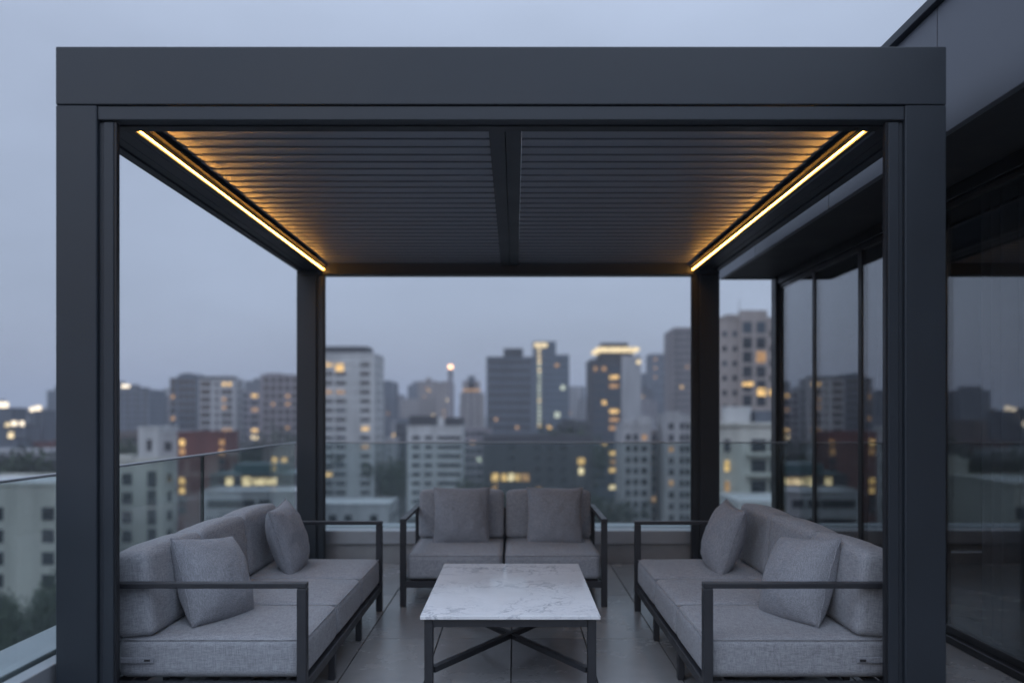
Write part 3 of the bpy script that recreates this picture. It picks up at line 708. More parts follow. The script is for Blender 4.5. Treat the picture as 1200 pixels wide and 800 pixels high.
def block(name, label, cat, x0, x1, yt, Y, depth, wall, cols=None, fh=3.1, ww=1.6, wh=1.5, lit=(), par=1.0, roof='roof_dark', win='win', yb=628,
          group=None, first=.55, rooms=(), bands=(), side=0, shape=None, litrand=0.0, piers=(), slabs=False, bottom=GZ):
    """a building given by where its front stands: photograph columns x0..x1, roof row yt, distance Y"""
    a = at(x0, yt, Y); b = at(x1, yt, Y); W = b.x - a.x; H = a.z - bottom
    t = thing(name, label, cat, ((a.x + b.x) / 2, Y, bottom), 0, group)
    if shape: bmw = prism(bmesh.new(), [(px * W, py * depth) for px, py in shape], 0, H)
    else: bmw = box((-W / 2, 0, 0), (W / 2, depth, H))
    obj('wall', bmw, M[wall], t)
    if par:
        cp = bmesh.new()
        bx(cp, (-W / 2 - .15, -.15, H - .002), (W / 2 + .15, .25, H + par * .45)); bx(cp, (-W / 2 - .15, depth - .25, H - .002), (W / 2 + .15, depth + .15, H + par * .45))
        bx(cp, (-W / 2 - .15, .26, H - .002), (-W / 2 + .25, depth - .26, H + par * .45)); bx(cp, (W / 2 - .25, .26, H - .002), (W / 2 + .15, depth - .26, H + par * .45))
        if not shape: obj('parapet', cp, M[wall], t)
        else: cp.free()
    obj('roof', prism(bmesh.new(), [(px * W * .985, depth * .01 + py * depth * .97) for px, py in shape], H, H + .05) if shape else box((-W / 2 + .27, .27, H - .001), (W / 2 - .27, depth - .27, H + .05)), M[roof], t)
    for (rx0, rx1, ry, rm) in rooms:           # plant rooms on the roof
        pa = (rx0 - (x0 + x1) / 2) / F * Y; pb2 = (rx1 - (x0 + x1) / 2) / F * Y; hh = (yt - ry) / F * Y
        obj('plant_room', box((pa, depth * .2, H + .06), (pb2, depth * .7, H + hh)), M[rm], t)
    zlim = CAMZ - (yb - 484) / F * Y - bottom
    lit = {(c, r): m for (c, r, m) in lit}
    rest = []; cnt = 0
    if cols:
        r = 0
        while True:
            z = H - (r + first) * fh
            if z < max(zlim, 1.5): break
            for ci, cspec in enumerate(cols):
                px = cspec[0] if isinstance(cspec, tuple) else cspec
                cw_ = cspec[1] if isinstance(cspec, tuple) else ww
                ch_ = cspec[2] if isinstance(cspec, tuple) and len(cspec) > 2 else wh
                xl = (px - (x0 + x1) / 2) / F * Y
                m = lit.get((ci, r), win)
                if m == 'none': continue
                if m.startswith('lit'): cw_ *= .78; ch_ *= .82
                if m == win and litrand and random.random() < litrand: m = random.choice(['lit', 'lit_dim', 'lit_dim', 'lit_white'])
                if cnt < 95: link('window', win_mesh(cw_, ch_, m), t, (xl, -.02, z)); cnt += 1
                else: rest.append((xl, z, cw_, ch_))
            r += 1
    if rest:
        bmr = bmesh.new()
        for (xl, z, cw_, ch_) in rest: bx(bmr, (xl - cw_ / 2, -.08, z - ch_ / 2), (xl + cw_ / 2, .04, z + ch_ / 2))
        set_tags(obj('windows', bmr, M[win], t), kind='stuff')
    for (bx0, bx1, by, bh, bmname) in bands:   # ribbon windows / lit signs: pixels of the photograph, height in metres
        pa = (bx0 - (x0 + x1) / 2) / F * Y; pb2 = (bx1 - (x0 + x1) / 2) / F * Y
        zc = CAMZ - (by - 484) / F * Y - bottom
        link('window', win_mesh(pb2 - pa, bh, bmname, .3), t, ((pa + pb2) / 2, -.1, zc))
    if slabs:
        sb_ = bmesh.new(); r = 0
        while H - r * fh > max(zlim, 1.5):
            bx(sb_, (-W / 2 - .05, -.35, H - r * fh - .14), (W / 2 + .05, -.005, H - r * fh + .14)); r += 1
        obj('floor_slab', sb_, M[wall], t)
    for (px, wd_) in piers:
        xl = (px - (x0 + x1) / 2) / F * Y
        obj('pier', box((xl - wd_ / 2, -.4, 0), (xl + wd_ / 2, -.004, H - .2)), M[wall], t)
    if side:      # windows on the flank turned to the camera's axis
        r = 0
        while H - (r + first) * fh > max(zlim, 1.5) and r < 16:
            for yy in ([depth * .3, depth * .7] if depth > 9 else [depth * .5]):
                o = link('window', win_mesh(ww, wh, win), t, (side * (W / 2 + .02), yy, H - (r + first) * fh), (0, 0, R(90)))
            r += 1
    return t, W, H

# --- left, near
block('apartment_building', 'pale cream apartment block nearest beyond the outer balustrade, dark square windows, trees at its foot', 'building', -110, 66, 569, 105, 16, 'w_cream',
      [(-95, 1.5, 1.7), (-45, 1.5, 1.7), (-2, 1.4, 1.8), (56.5, 1.7, 1.8)], 3.05, yb=760, first=1.25, roof='roof_pale', lit=[(1, 2, 'lit_dim')], slabs=False)
block('apartment_building', 'cream block with a flat roof just beyond the outer balustrade joint, brick block behind', 'building', 112, 190, 541, 125, 5, 'w_cream',
      [(122, 2.0, 1.9), (149, 1.6, 1.9), (178, 1.5, 2.6)], 3.1, yb=700, first=.9, side=1, rooms=[(118, 150, 534, 'w_cream')])
block('dark_house', 'dark flat-roofed block above the pale cream apartment roof', 'building', -90, 70, 541, 165, 18, 'w_dark',
      [(8, 3, 1.6), (30, 3, 1.6)], 3.1, yb=580)
block('warehouse', 'low building with a long pale roof slab behind the dark flat-roofed block', 'building', -80, 58, 529, 205, 12, 'w_concrete', [(-20, 3, 1.4), (20, 3, 1.4)], 3.2, roof='roof_pale', yb=560)
block('red_roofed_house', 'low house with a dull red roof near the hill lights', 'building', 12, 60, 519, 250, 14, 'w_brick', [(22, 2, 1.6), (40, 2, 1.6)], 3.2, roof='roof_red', yb=560)
block('apartment_building', 'dark brown block beside the outer front pergola post below the skyline', 'building', 48, 84, 494, 280, 14, 'w_brown', [(54, 2, 1.5), (62, 2, 1.5)], 3.2, yb=560)
block('apartment_building', 'dark stepped tower just showing beside the outer front pergola post', 'building', 55, 90, 458, 520, 20, 'f_slate', rooms=[(60, 80, 452, 'f_slate')])
block('apartment_building', 'low dark brown block at the outer end of the balustrade, left of the white house', 'building', 120, 165, 508, 215, 16, 'w_brown', [(146, 2.2, 1.5), (156, 2.2, 1.5)], 3.1, yb=580)
block('apartment_building', 'small white rendered house with a tall dark window, left of the red-brick block', 'building', 162, 186, 502, 175, 10, 'w_white',
      [(175, 1.1, 2.6)], 5.0, first=.75, yb=600, side=1)
block('apartment_building', 'small white annex with a square dark window, joined between white house and red-brick block', 'building', 186.5, 208, 508, 174, 10, 'w_pale', [(197, 1.7, 2.0)], 4.4, first=.65, yb=600)
block('apartment_building', 'red-brick block with amber windows at both edges behind the outer balustrade', 'building', 208.5, 264, 508, 172, 8, 'w_brick',
      [(213.5, 1.6, 1.7), (236, 1.3, 1.2), (260, 1.5, 1.6)], 2.15, first=.9, yb=600, roof='roof_dark',
      lit=[(0, 0, 'lit'), (0, 1, 'lit_dim'), (0, 3, 'none'), (0, 4, 'lit'), (0, 5, 'lit'), (2, 0, 'lit_dim'), (2, 1, 'lit_dim')] + [(1, k, 'none') for k in range(30)] + [(0, 2, 'none')])
block('modern_house', 'low modern house with teal roof and a glowing strip of cream windows', 'building', 246, 345, 556, 150, 14, 'w_dark', None, roof='teal', par=.3,
      bands=[(265, 273, 563.5, 1.5, 'lit_white'), (284, 294, 563.5, 1.7, 'lit_white'), (296, 324, 563.5, 1.3, 'lit_white'), (250, 262, 578, 1.0, 'win'), (268, 300, 585, 1.2, 'win'), (282, 288, 583, 1.2, 'lit_dim'), (255, 330, 602, 1.2, 'win')], rooms=[(268, 322, 545, 'teal')])
block('low_terrace_row', 'low pale concrete slab roof in front of the teal-roofed house', 'building', 235, 345, 578, 128, 9, 'w_concrete', [(250, 2.0, 1.4), (262, 2.0, 1.4), (276, 2, 1.4), (292, 2, 1.4), (310, 2, 1.4)], 3.1, yb=660, roof='roof_pale', lit=[(1, 2, 'lit_dim')])
block('apartment_building', 'dim brown block with three small amber windows beside the outer back pergola post', 'building', 308, 362, 524, 235, 14, 'w_brown',
      [(322, 1.9, 1.8), (333, 2.0, 1.8), (343, 1.9, 1.8)], 2.7, first=1.4, yb=600, lit=[(0, 0, 'lit'), (1, 0, 'lit'), (1, 1, 'lit'), (0, 1, 'lit_dim')])
# --- left, middle distance
block('office_tower', 'blue-grey slab tower with a white floodlight on its roof, outermost through the pergola side', 'building', 132, 175, 457, 430, 20, 'f_slate', [(140, 2, 1.6), (150, 2, 1.6), (160, 2, 1.6), (170, 2, 1.6)], 3.4, yb=510)
block('office_tower', 'lower blue-grey block between the floodlit slab tower and the round-topped tower', 'building', 175, 199, 464, 470, 20, 'f_grey', [(181, 2, 1.6), (188, 2, 1.6), (195, 2, 1.6)], 3.4, yb=510)
t, W, H = block('residential_tower', 'blue-grey residential tower with a rounded roof and a dark window stack on one edge', 'building', 199, 232, 443, 330, 16, 'w_slate',
      [(202.5, 2.2, 2.1), (212, 2.0, 1.7), (219, 2.0, 1.7), (226, 2.0, 1.7)], 3.1, yb=515, par=.4, lit=[(0, 2, 'lit_dim'), (0, 5, 'lit_dim')])
bmv = bmesh.new(); nn = 14
lo = [bmv.verts.new((W / 2 * .75 * math.cos(math.pi * i / nn) + W * .05, 2, H + .05 + 2.3 * math.sin(math.pi * i / nn))) for i in range(nn + 1)]
hi = [bmv.verts.new((v.co.x, 13, v.co.z)) for v in lo]
bmv.faces.new(lo); bmv.faces.new(hi[::-1])
for i in range(nn): bmv.faces.new((lo[i], lo[i + 1], hi[i + 1], hi[i]))
obj('vaulted_roof', bmv, M['w_slate'], t)
block('residential_tower', 'pale residential tower with dark overhanging roof cap and two amber windows near its top', 'building', 233, 277, 445, 310, 8, 'w_pale',
      [(241, 4.0, 2.0), (254, 1.2, 1.5), (262.5, 1.9, 1.9), (269, 1.9, 1.9)], 3.1, yb=515, side=1, rooms=[(231, 272, 440.5, 'roof_dark')],
      lit=[(2, 0, 'lit'), (3, 0, 'lit'), (2, 3, 'lit_dim'), (2, 6, 'lit_dim'), (3, 6, 'lit_dim'), (2, 2, 'lit_dim')])
block('residential_tower', 'narrow dim tower with a stack of bright amber windows beside the pale capped tower', 'building', 283, 308, 459, 365, 16, 'w_mauve',
      [(288, 2.2, 1.7), (298.5, 4.0, 1.9)], 3.3, yb=520, lit=[(1, 0, 'lit'), (1, 2, 'lit_dim'), (1, 5, 'lit'), (1, 6, 'lit_white'), (1, 7, 'lit_white')])
block('residential_tower', 'tall ribbed grey-brown tower partly hidden by the outer back pergola post', 'building', 305, 368, 440, 300, 18, 'w_mauve',
      [(312, 1.6, 1.7), (320, 1.6, 1.7), (329, 1.8, 1.7), (337.5, 2.2, 1.7), (345, 1.6, 1.7), (356, 1.6, 1.7)], 3.1, yb=530, rooms=[(308, 324, 436.5, 'w_mauve')],
      piers=[(307, .8), (316, .8), (324.5, .8), (333, .8), (341, .8), (350, .8)], lit=[(3, 2, 'lit_dim'), (3, 3, 'lit_dim'), (3, 6, 'lit_dim'), (1, 3, 'lit_dim'), (4, 9, 'lit_dim')])
# --- centre
t, W, H = block('apartment_tower', 'tall white apartment tower with dark roof cap, tallest beside the outer back pergola post', 'building', 352, 438, 415, 260, 20, 'w_white',
      [(359, 3.2, 1.7), (371, 3.0, 1.7), (385, 3.2, 1.7), (399, 3.6, 1.7), (428, 3.2, 1.7)], 3.09, yb=600, first=1.1, side=1,
      rooms=[(352, 428, 404.5, 'roof_dark')], piers=[(365, .9), (378, .6), (392, .6), (412, 1.4), (419, .8), (437, .9)], slabs=True,
      lit=[(2, 0, 'lit'), (3, 0, 'none'), (2, 3, 'lit_dim'), (3, 3, 'lit_dim'), (4, 7, 'lit'), (2, 12, 'lit'), (3, 12, 'win_blue'), (4, 9, 'lit_dim'), (4, 15, 'lit_dim'), (4, 16, 'lit_white'), (2, 7, 'win_blue'), (3, 5, 'win_blue'), (3, 11, 'win_blue')])
link('window', win_mesh(3.4, 2.9, 'lit'), t, (at(397, 0, 260).x - t.location.x, -.1, CAMZ - (430 - 484) / F * 260 - GZ))
block('low_annex', 'low pale flat-roofed annex at the foot of the tall white apartment tower', 'building', 340, 456, 592, 165, 12, 'w_pale', [(390, 1.6, 1.8), (408, 1.6, 1.8), (438, 1.6, 1.8)], 3.6, roof='roof_pale', yb=650, first=.8, side=1)
block('slab_block', 'narrow pale slab block in the gap beside the tall white apartment tower', 'building', 452, 463, 514, 340, 12, 'w_pale', [(457, 1.2, 1.4)], 3.1, yb=580)
block('dark_block', 'dark unlit block in the gap behind the white ribbon-window block', 'building', 463, 492, 497, 360, 14, 'w_dark', [(468, 2, 1.6), (474, 2, 1.6)], 3.2, yb=580)
block('office_block', 'white mid-rise block with ribbon windows and dark roof rooms behind the two-seat sofa', 'building', 477, 541, 500, 255, 16, 'w_white',
      [(487.5, 2.8, 1.3), (502, 2.6, 1.3), (525.5, 8.4, 1.25)], 3.02, yb=625, first=1.2, rooms=[(478, 511, 487, 'roof_dark'), (511.8, 519.5, 489, 'w_white'), (520, 541, 489, 'roof_dark')], piers=[(511, .7)])
block('office_tower', 'distant dark blue tower with rounded shoulders beside the lamp-topped chimney', 'building', 477, 516, 451, 700, 30, 'f_slate', shape=[(-.5, .12), (-.42, 0), (.42, 0), (.5, .12), (.5, 1), (-.5, 1)], rooms=[(482, 512, 447, 'f_slate')])
block('office_tower', 'distant pinkish pale block in front of the rounded dark blue tower', 'building', 468, 491, 468, 640, 18, 'f_beige')
block('office_tower', 'faint far grey block next to the tall white apartment tower', 'building', 446, 472, 463, 900, 24, 'f_slate')
ch = thing('chimney', 'slim tall chimney with a glowing lamp at its top', 'chimney', tuple(at(528, 484, 500).xy) + (GZ,))
zt_ = at(528, 432, 500).z - GZ
obj('shaft', cyl(bmesh.new(), (0, 0), 2.3, 1.5, 0, zt_, 20), M['w_mauve'], ch, False)
obj('collar', cyl(bmesh.new(), (0, 0), 1.9, 1.9, zt_ - 3.5, zt_ - 2.7, 20), M['w_dark'], ch)
obj('lamp', cyl(bmesh.new(), (0, 0), 1.5, 1.3, zt_ + .05, zt_ + 2.4, 16), M['beacon'], ch)
block('stone_tower', 'slim stepped stone tower with lit crown band between chimney and dark office tower', 'building', 539, 567, 461, 520, 16, 'f_beige',
      [(544, 1.8, 1.8), (552, 1.8, 1.8), (560, 1.8, 1.8)], 3.6, yb=520, rooms=[(543, 562, 447, 'f_beige'), (548, 556, 440, 'f_slate')], bands=[(542, 563, 457, 1.8, 'lit_dim')])
block('mid_rise', 'mauve-grey mid-rise with one pale lit window, right of the white ribbon-window block', 'building', 541, 575, 503, 300, 14, 'w_mauve', [(547, 1.8, 1.5), (554, 1.8, 1.5), (561.5, 2.0, 2.0), (568, 1.8, 1.5)], 3.3, yb=620,
      lit=[(2, 3, 'lit_cool'), (1, 1, 'lit_dim')])
block('office_tower', 'wide dark office tower with a plant room on its roof, beside the light-striped glass tower', 'building', 570, 624, 419, 330, 22, 'w_slate',
      [(575 + 6.2 * k, 1.75, 1.7) for k in range(8)], 3.5, yb=520, rooms=[(590, 613, 407, 'w_dark')], win='win', lit=[(5, 8, 'lit_dim'), (1, 7, 'lit_dim')])
t, W, H = block('glass_tower', 'blue glass tower with a vertical column of lights and a glowing sign at its top', 'building', 625, 667, 416, 420, 22, 'f_glass',
      None, par=.5, rooms=[(625, 652, 399, 'f_glass')], bands=[(650, 655, 428, 1.8, 'lit_dim'), (657, 662, 454, 2.4, 'lit_cool'), (650, 656, 486, 3.0, 'lit_cool'), (641, 646, 501, 2.4, 'lit')])
for k in range(19):
    yy = 409 + k * 5.0
    link('window', win_mesh(1.7, 1.2 if k % 3 else 1.5, 'lit_white' if k in (0, 1, 2, 3, 5, 12, 18) else 'lit_cool', .5), t, (at(632, 0, 420).x - t.location.x, -.15 if yy > 416 else 4.2, CAMZ - (yy - 484) / F * 420 - GZ))
link('roof_sign', win_mesh(7.2, 2.4, 'lit_white', .5), t, (at(634, 0, 420).x - t.location.x, 4.1, CAMZ - (403.5 - 484) / F * 420 - GZ))
block('office_tower', 'faint far tower between the light-striped glass tower and the tower with a glowing crown', 'building', 664, 686, 453, 800, 24, 'f_slate')
block('podium_block', 'broad dark low block with a glowing amber window strip, below the wide dark office tower', 'building', 566, 694, 511, 225, 18, 'w_dark',
      [(600, 2, 1.3), (630, 2, 1.3), (645, 2, 1.3), (660, 2, 1.3)], 3.2, yb=620, par=.6, first=1.0,
      bands=[(576, 584, 559, 2.3, 'lit'), (588, 594, 559, 2.1, 'lit'), (595.5, 602, 558.5, 2.2, 'lit_white'), (603.5, 609, 559, 2.0, 'lit'), (611, 620, 559, 2.2, 'lit_dim'), (577, 583, 571, 1.6, 'lit_dim'), (677, 685, 540, 1.8, 'lit'), (678, 684, 552, 1.9, 'lit_white'), (628, 634, 573, 1.3, 'lit_dim')])
block('dark_block', 'small dark rooftop block at the foot of the light-striped glass tower', 'building', 655, 692, 498, 262, 12, 'w_dark', [(664, 2, 1.5), (674, 2, 1.5)], 3.2, yb=520, rooms=[(660, 674, 491, 'w_dark')])
t, W, H = block('crowned_tower', 'dark glass tower with a pale concrete flank and a glowing ring-shaped crown', 'building', 693, 728, 422, 300, 22, 'w_dark',
      [(698, 1.6, 2.0), (703, 1.4, 2.0), (708, 2.2, 2.0), (719.5, 4.6, 1.9)], 3.3, yb=620, win='win_blue', first=1.0,
      lit=[(3, 1, 'lit'), (3, 2, 'lit_dim'), (2, 4, 'lit'), (3, 5, 'lit'), (3, 6, 'lit_dim'), (3, 7, 'lit_dim'), (2, 9, 'lit'), (3, 10, 'lit'), (3, 11, 'lit_dim'), (3, 12, 'lit'), (3, 14, 'lit_white'), (0, 0, 'lit_dim'), (2, 0, 'lit_dim')])
xk = lambda p: at(p, 0, 300).x - t.location.x
zk = lambda p: CAMZ - (p - 484) / F * 300 - GZ
obj('concrete_flank', box((xk(728) + .01, -.6, 0), (xk(751), 21, zk(417))), M['w_concrete'], t)
link('window', win_mesh(1.6, 1.4, 'lit_white', .2), t, (xk(748), -.65, zk(424)))
obj('crown_base', box((xk(704), 1, H + .06), (xk(742), 18, zk(412.5))), M['w_dark'], t)
obj('crown_ring', box((xk(699), -1.2, zk(411)), (xk(749), 20, zk(407)), .25, 1), M['lit_white'], t)
obj('crown_roof', box((xk(706), 2, zk(405.9)), (xk(737), 17, zk(401))), M['roof_dark'], t)
block('office_tower', 'distant blue tower with three tiny amber windows, right of the crowned tower', 'building', 763, 790, 415, 600, 24, 'f_slate', [(768, 2.8, 2.2), (776, 2.2, 2.0), (783, 2.2, 2.0)], 7.0, yb=500,
      lit=[(0, 0, 'lit_dim'), (0, 1, 'lit_dim'), (0, 2, 'lit_dim')])
block('office_tower', 'lower blue shoulder block tucked behind the crowned tower', 'building', 752, 765, 438, 640, 20, 'f_slate')
block('residential_tower', 'tall brown tower with a rounded roof shoulder against the inner back pergola post', 'building', 787, 832, 386, 480, 24, 'w_brown',
      [(793, 2.4, 2.0), (799, 2.4, 2.0), (805.5, 2.4, 2.0), (812, 2.4, 2.0)], 4.2, yb=500, par=.3, shape=[(-.5, .3), (-.42, .08), (-.3, 0), (.5, 0), (.5, 1), (-.5, 1)],
      rooms=[(792, 830, 382.5, 'w_brown')], lit=[(1, 8, 'lit'), (2, 5, 'lit_dim')], piers=[(796, .9), (802, .9), (809, .9)])
block('apartment_building', 'pale weathered apartment block with a stepped roof below the crowned tower', 'building', 729, 763, 499, 210, 14, 'w_pale',
      [(736, 1.3, 1.7), (745, 1.3, 1.7), (755, 1.7, 1.7)], 3.05, yb=630, first=1.0, rooms=[(733, 746, 492, 'w_pale'), (748, 765, 488, 'w_pale')], lit=[(2, 0, 'lit_dim')])
block('apartment_building', 'recessed dark apartment block with scattered amber windows between two pale stepped blocks', 'building', 762.5, 782, 506, 228, 12, 'w_brown',
      [(766, 1.5, 1.6), (773, 1.6, 1.6), (779, 1.4, 1.6)], 3.05, yb=630, lit=[(1, 2, 'lit_dim'), (1, 4, 'lit'), (0, 6, 'lit_dim'), (1, 7, 'lit_dim'), (1, 8, 'redlamp')])
block('apartment_building', 'pale apartment block with a column of narrow windows, directly beside the inner back pergola post', 'building', 781, 830, 487, 205, 14, 'w_pale',
      [(786.5, 1.4, 1.8), (799, 1.1, 1.8), (806, 1.1, 1.8), (818, 1.5, 1.8)], 3.05, yb=630, first=.9, slabs=False, lit=[(0, 2, 'lit_dim'), (0, 5, 'lit_dim')], rooms=[(786, 800, 482, 'w_pale')])
# --- right
t, W, H = block('apartment_tower', 'beige apartment tower with paired large dark windows, rising above the cream curved-front block', 'building', 838, 960, 374, 160, 16, 'w_beige',
      [(849, .9, 1.1), (861, .9, 1.1), (874.5, 2.0, 1.9), (890, 2.0, 1.9), (905, 1.1, 1.3), (925, 2.0, 1.9), (945, 1.1, 1.3)], 3.06, yb=520, first=1.0,
      lit=[(2, 4, 'lit'), (3, 2, 'lit_dim'), (3, 5, 'none'), (4, 5, 'none'), (0, 0, 'win_blue'), (1, 0, 'win_blue'), (0, 2, 'win_blue')])
bxk = lambda p: at(p, 0, 160).x - t.location.x
bzk = lambda p: CAMZ - (p - 484) / F * 160 - GZ
obj('tower_core', box((bxk(866), -.7, bzk(520)), (bxk(898), -.012, bzk(364))), M['w_beige'], t)
for r, yy in enumerate((384, 402, 418.5, 435.5, 452, 469)):
    for px in (874.5, 890.5):
        mm = 'lit_dim' if (r, px) == (2, 890.5) else ('w_beige' if r == 0 else 'win')
        link('window', win_mesh(1.9, 2.3, mm if mm != 'w_beige' else 'win_blue', .14), t, (bxk(px), -.72, bzk(yy)))
link('window', win_mesh(2.2, .8, 'lit', .2), t, (bxk(875), -.85, bzk(450)))
link('window', win_mesh(1.7, 1.6, 'lit', .2), t, (bxk(891), -.85, bzk(459)))
link('window', win_mesh(1.3, 1.2, 'lit', .2), t, (bxk(905), -.1, bzk(460)))
obj('roof_block', box((bxk(856), 3, H + .06), (bxk(897), 12, bzk(366))), M['w_beige'], t)
obj('mast', cyl(bmesh.new(), (bxk(876), 6), .08, .04, bzk(366), bzk(345), 8), M['w_dark'], t)
pts = [(-.5, .35), (-.46, .18), (-.38, .06), (-.28, 0), (.5, 0), (.5, 1), (-.5, 1)]
t, W, H = block('apartment_building', 'cream curved-front apartment block with large windows below the beige tower', 'building', 834, 990, 499, 115, 14, 'w_cream',
      [(852, .9, 1.9), (889, 2.3, 1.9), (908, 1.6, 1.9), (940, 2.3, 1.9), (965, 2.3, 1.9)], 3.05, yb=640, first=.95, par=0, roof='roof_pale', shape=pts,
      lit=[(0, 1, 'lit'), (0, 2, 'lit_dim')])
cxk = lambda p: at(p, 0, 115).x - t.location.x
czk = lambda p: CAMZ - (p - 484) / F * 115 - GZ
obj('cornice', prism(bmesh.new(), [(px * (W + .8), -.35 + py * 14) for px, py in pts], H + .06, H + .5), M['w_cream'], t)
obj('roof_tank', cyl(bmesh.new(), (cxk(874), 5), 2.2, 2.2, H + .51, czk(476), 24), M['w_white'], t)
obj('plant_room', box((cxk(893), 3, H + .51), (cxk(925), 8, czk(481))), M['w_slate'], t)
for k, yy in enumerate((533, 557.5, 582)):
    obj('balcony', box((cxk(874), -1.0, czk(yy)), (cxk(990), -.004, czk(yy) + .28)), M['w_cream'], t)
block('low_annex', 'low pale roof just above the terrace upstand beside the sliding doors', 'building', 866, 990, 590, 98, 9, 'w_white', [(880, 2, 1.4), (900, 2, 1.4)], 3.1, yb=640, roof='roof_pale')

# --- distant skyline, one block each (hardly told apart in the dusk)
rnd = random.Random(21)
for k in range(46):
    px = -260 + k * 30 + rnd.uniform(-12, 12)
    if 0 < px < 60: continue
    Yd = rnd.uniform(820, 1600); wpx = rnd.uniform(9, 26); yt = rnd.uniform(462, 478) - (7 if rnd.random() < .2 else 0)
    nm = rnd.choice(['f_slate', 'f_grey', 'f_mauve', 'f_slate'])
    lits = []
    for q in range(rnd.choice([0, 0, 1, 2])):
        lits.append((px + rnd.uniform(-.3, .3) * wpx - 2, px + rnd.uniform(-.3, .3) * wpx + 2.5, yt + rnd.uniform(4, 22), 3.0, 'lit_dim'))
    lits = [(min(a, b_ - 1.5), b_, c, d, e_) for a, b_, c, d, e_ in lits]
    block('distant_tower', 'hazy grey block far off on the dusk skyline', 'building', px - wpx / 2, px + wpx / 2, yt, Yd, 25, nm, par=0, bands=lits, group='far blocks on the skyline')
for k in range(46):      # nearer low blocks closing the gaps between the larger ones
    px = -300 + k * 29 + rnd.uniform(-14, 14)
    Yd = rnd.uniform(420, 640); wpx = rnd.uniform(20, 44); yt = rnd.uniform(488, 503)
    nm = rnd.choice(['f_slate', 'f_grey', 'f_brown', 'f_mauve', 'f_dark'])
    lits = [(px + u * wpx, px + u * wpx + rnd.uniform(2, 4), yt + rnd.uniform(4, 26), rnd.uniform(1.4, 2.4), rnd.choice(['lit', 'lit_dim', 'lit_dim'])) for u in [rnd.uniform(-.4, .35) for _ in range(rnd.choice([0, 1, 2]))]]
    block('low_block', 'low dim city block filling the ground between the taller towers', 'building', px - wpx / 2, px + wpx / 2, yt, Yd, 20, nm, par=.5, bands=lits, group='low city blocks between the towers')
for k in range(46):      # mid-distance towers packed behind the larger ones
    px = (-70 + k * 33 + rnd.uniform(-13, 13)) if k < 29 else 120 + (k - 29) * 43 + rnd.uniform(-12, 12)
    Yd = rnd.uniform(520, 780); wpx = rnd.uniform(13, 28); yt = rnd.uniform(446, 472)
    if px < 100: yt = rnd.uniform(470, 484)
    nm = rnd.choice(['f_slate', 'f_grey', 'f_beige', 'f_mauve', 'f_pale', 'f_dark'])
    lits = []
    for q in range(rnd.choice([1, 2, 2, 3, 4])):
        u = rnd.uniform(-.42, .34) * wpx; lits.append((px + u, px + u + rnd.uniform(1.4, 2.6), yt + rnd.uniform(4, 40), rnd.uniform(1.1, 1.8), rnd.choice(['lit', 'lit_dim', 'lit_dim', 'lit_white'])))
    rm = [(px - wpx * rnd.uniform(.1, .35), px + wpx * rnd.uniform(.1, .35), yt - rnd.uniform(2, 4.5), nm)]
    block('city_tower', 'plain mid-distance tower with a few lit windows among the skyline', 'building', px - wpx / 2, px + wpx / 2, yt, Yd, 20, nm, par=.5, bands=lits, rooms=rm, group='mid-distance towers of the skyline')
for k in range(62):      # dense low roofs far out on the open side
    px = (-60 + rnd.uniform(0, 128)) if k < 34 else rnd.uniform(120, 800); Yd = rnd.uniform(270, 900); wpx = rnd.uniform(8, 20) * (1.3 if Yd < 450 else 1)
    yt = 484 + (rnd.uniform(3.5, 9) / Yd * 900) * (1.0 if Yd > 450 else 2.2)
    nm = rnd.choice(['f_slate', 'f_brown', 'f_mauve', 'f_dark', 'f_brick', 'f_grey'])
    lits = []
    for q in range(rnd.choice([0, 1, 1, 2, 3])):
        u = rnd.uniform(-.45, .3) * wpx; lits.append((px + u, px + u + rnd.uniform(1.2, 2.8), yt + rnd.uniform(2, 12), rnd.uniform(.8, 1.5), rnd.choice(['lit', 'lit_white', 'lit_dim'])))
    block('city_house', 'low dark city house with a tiny lit window well below the skyline', 'house', px - wpx / 2, px + wpx / 2, yt, Yd, 14, nm, par=.4, roof=rnd.choice(['roof_dark', 'roof_red', 'roof_dark', 'roof_pale']), bands=lits, group='low city houses below the skyline')
# houses with lights on the hill
for (px, py, wd_, hh, mt) in [(4, 474, 11, 1.9, 'flood'), (38, 479.5, 5, 1.4, 'flood'), (45, 478, 6, 1.6, 'flood'), (9, 497.5, 5, 1.3, 'lit_white'), (17, 496, 6, 1.5, 'flood'), (26, 496, 4, 1.6, 'flood'), (13, 509, 6, 1.9, 'lit_white')]:
    Yh = 262 - (py - 474) * .6
    a = at(px, py, Yh); s_ = wd_ / F * Yh
    t = thing('hill_house', 'dark house with a bright lamp on its roof, far out on the open city side', 'house', (a.x, a.y, GZ), 0, 'lamplit houses on the far open side')
    hz0 = a.z - GZ - hh * .7
    obj('wall', box((-s_ * .9, 0, 0), (s_ * .9, 8, hz0)), M['w_slate'], t)
    obj('roof', box((-s_ * .95, -.3, hz0 + .002), (s_ * .95, 8.3, hz0 + .3)), M['roof_dark'], t)
    link('lamp', win_mesh(s_, hh, mt, .4), t, (0, -.1, hz0 + .32 + hh / 2))
# roof floodlight on the slab tower
fl = thing('floodlight', 'white floodlight on the roof of the outermost slab tower', 'lamp', tuple(at(147, 457, 432)))
obj('mast', cyl(bmesh.new(), (0, 0), .15, .12, -.2, 1.3, 8), M['w_dark'], fl)
link('lamp_head', win_mesh(4.6, 1.8, 'flood', .6), fl, (0, 0, 2.25))

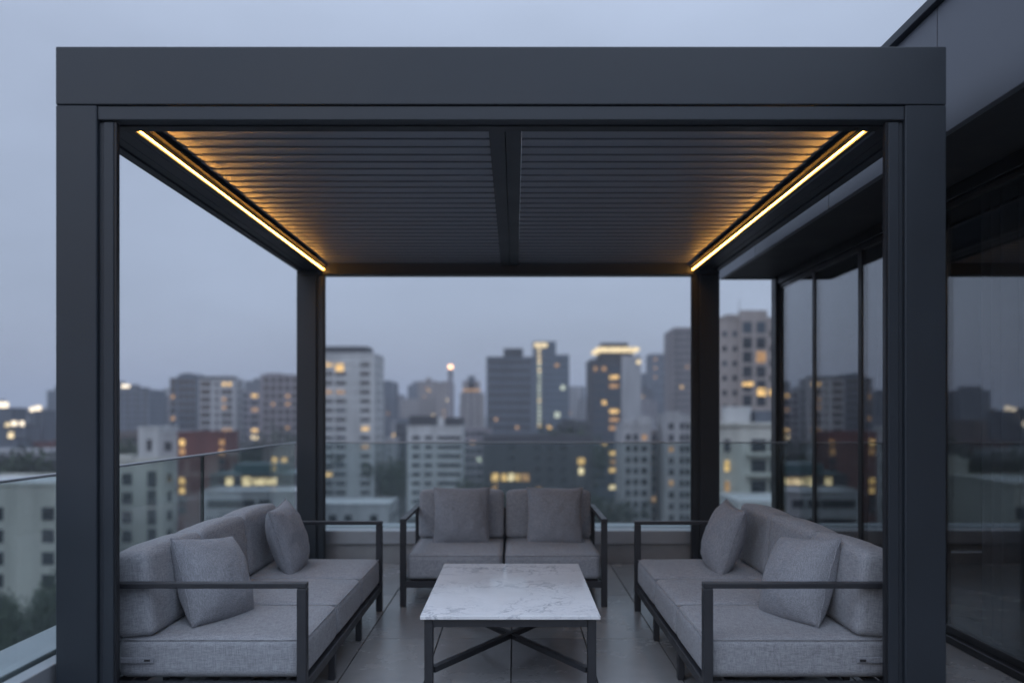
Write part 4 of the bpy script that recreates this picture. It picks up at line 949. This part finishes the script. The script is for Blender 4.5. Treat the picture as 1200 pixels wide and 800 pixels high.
# ------------------------------------------------------------------ trees below
def tree_meshes(seed, n=1500):
    r = random.Random(seed); bm = bmesh.new()
    clumps = [(Vector((r.gauss(0, .42), r.gauss(0, .42), r.uniform(.40, 1.0))), r.uniform(.16, .34)) for _ in range(16)]
    for k in range(n):
        c, rad = clumps[k % len(clumps)]
        d = Vector((r.gauss(0, 1), r.gauss(0, 1), r.gauss(0, .8))).normalized() * rad * r.uniform(.55, 1.05)
        p = c + d; a = Vector((r.gauss(0, 1), r.gauss(0, 1), r.gauss(0, 1))).normalized(); b = a.orthogonal().normalized()
        s = r.uniform(.022, .05)
        bm.faces.new([bm.verts.new(p + a * s), bm.verts.new(p + b * s * .6), bm.verts.new(p - a * s), bm.verts.new(p - b * s * .6)])
    crown = to_mesh(bm, 'crown', M['leaf'])
    bm = bmesh.new(); cyl(bm, (0, 0), .035, .018, 0, .62, 8)
    for k in range(6):
        an = k * 1.05; bar(bm, (0, 0, .36 + .04 * k), (.3 * math.cos(an), .3 * math.sin(an), .62 + .05 * k), .014, .014)
    return crown, to_mesh(bm, 'trunk', M['bark'])
TM = [tree_meshes(s) for s in (1, 2, 3)]
rt = random.Random(5)
def tree(px, Y, h, label='dark leafy tree among the buildings below the terrace', group='dark trees among the city blocks'):
    p = at(px, 484, Y); cr_, tk = TM[rt.randrange(3)]
    t = thing('tree', label, 'tree', (p.x, p.y, GZ), rt.uniform(0, 6), group)
    for nm, me in (('crown', cr_), ('trunk', tk)):
        o = link(nm, me, t); o.scale = (h * rt.uniform(.5, .7), h * rt.uniform(.5, .7), h)
for px, Y, h in ((-30, 90, 12), (-8, 92, 10.5), (14, 91, 11), (36, 93, 10), (58, 92, 11.5), (84, 95, 11), (110, 104, 12), (150, 108, 10),
                 (205, 118, 13), (225, 120, 12), (246, 116, 14), (330, 122, 13), (352, 140, 14), (300, 118, 11),
                 (466, 270, 15), (471, 262, 17), (462, 275, 13), (475, 268, 12), (460, 272, 10),
                 (140, 190, 24), (152, 195, 25), (-12, 160, 22), (2, 158, 23), (14, 161, 23.5), (27, 159, 22.5), (39, 160, 23.5), (52, 158, 22.8), (62, 161, 23), (318, 262, 25), (334, 266, 26), (346, 262, 24),
                 (548, 210, 14), (562, 205, 13), (700, 190, 12), (716, 185, 13), (668, 245, 27), (682, 250, 26)):
    tree(px, Y, h)

# ------------------------------------------------------------------ evening haze over the city
hz = bmesh.new(); bx(hz, (-4300, -1000, GZ - 1.2), (4300, 6100, 95))
mh = bpy.data.materials.new('evening haze'); mh.use_nodes = True; nh = mh.node_tree; nh.nodes.clear()
pv = nh.nodes.new('ShaderNodeVolumePrincipled'); pv.inputs['Color'].default_value = (.86, .90, 1.0, 1); pv.inputs['Density'].default_value = .0005
oh = nh.nodes.new('ShaderNodeOutputMaterial'); nh.links.new(pv.outputs[0], oh.inputs['Volume'])
set_tags(obj('haze', hz, mh), kind='stuff')
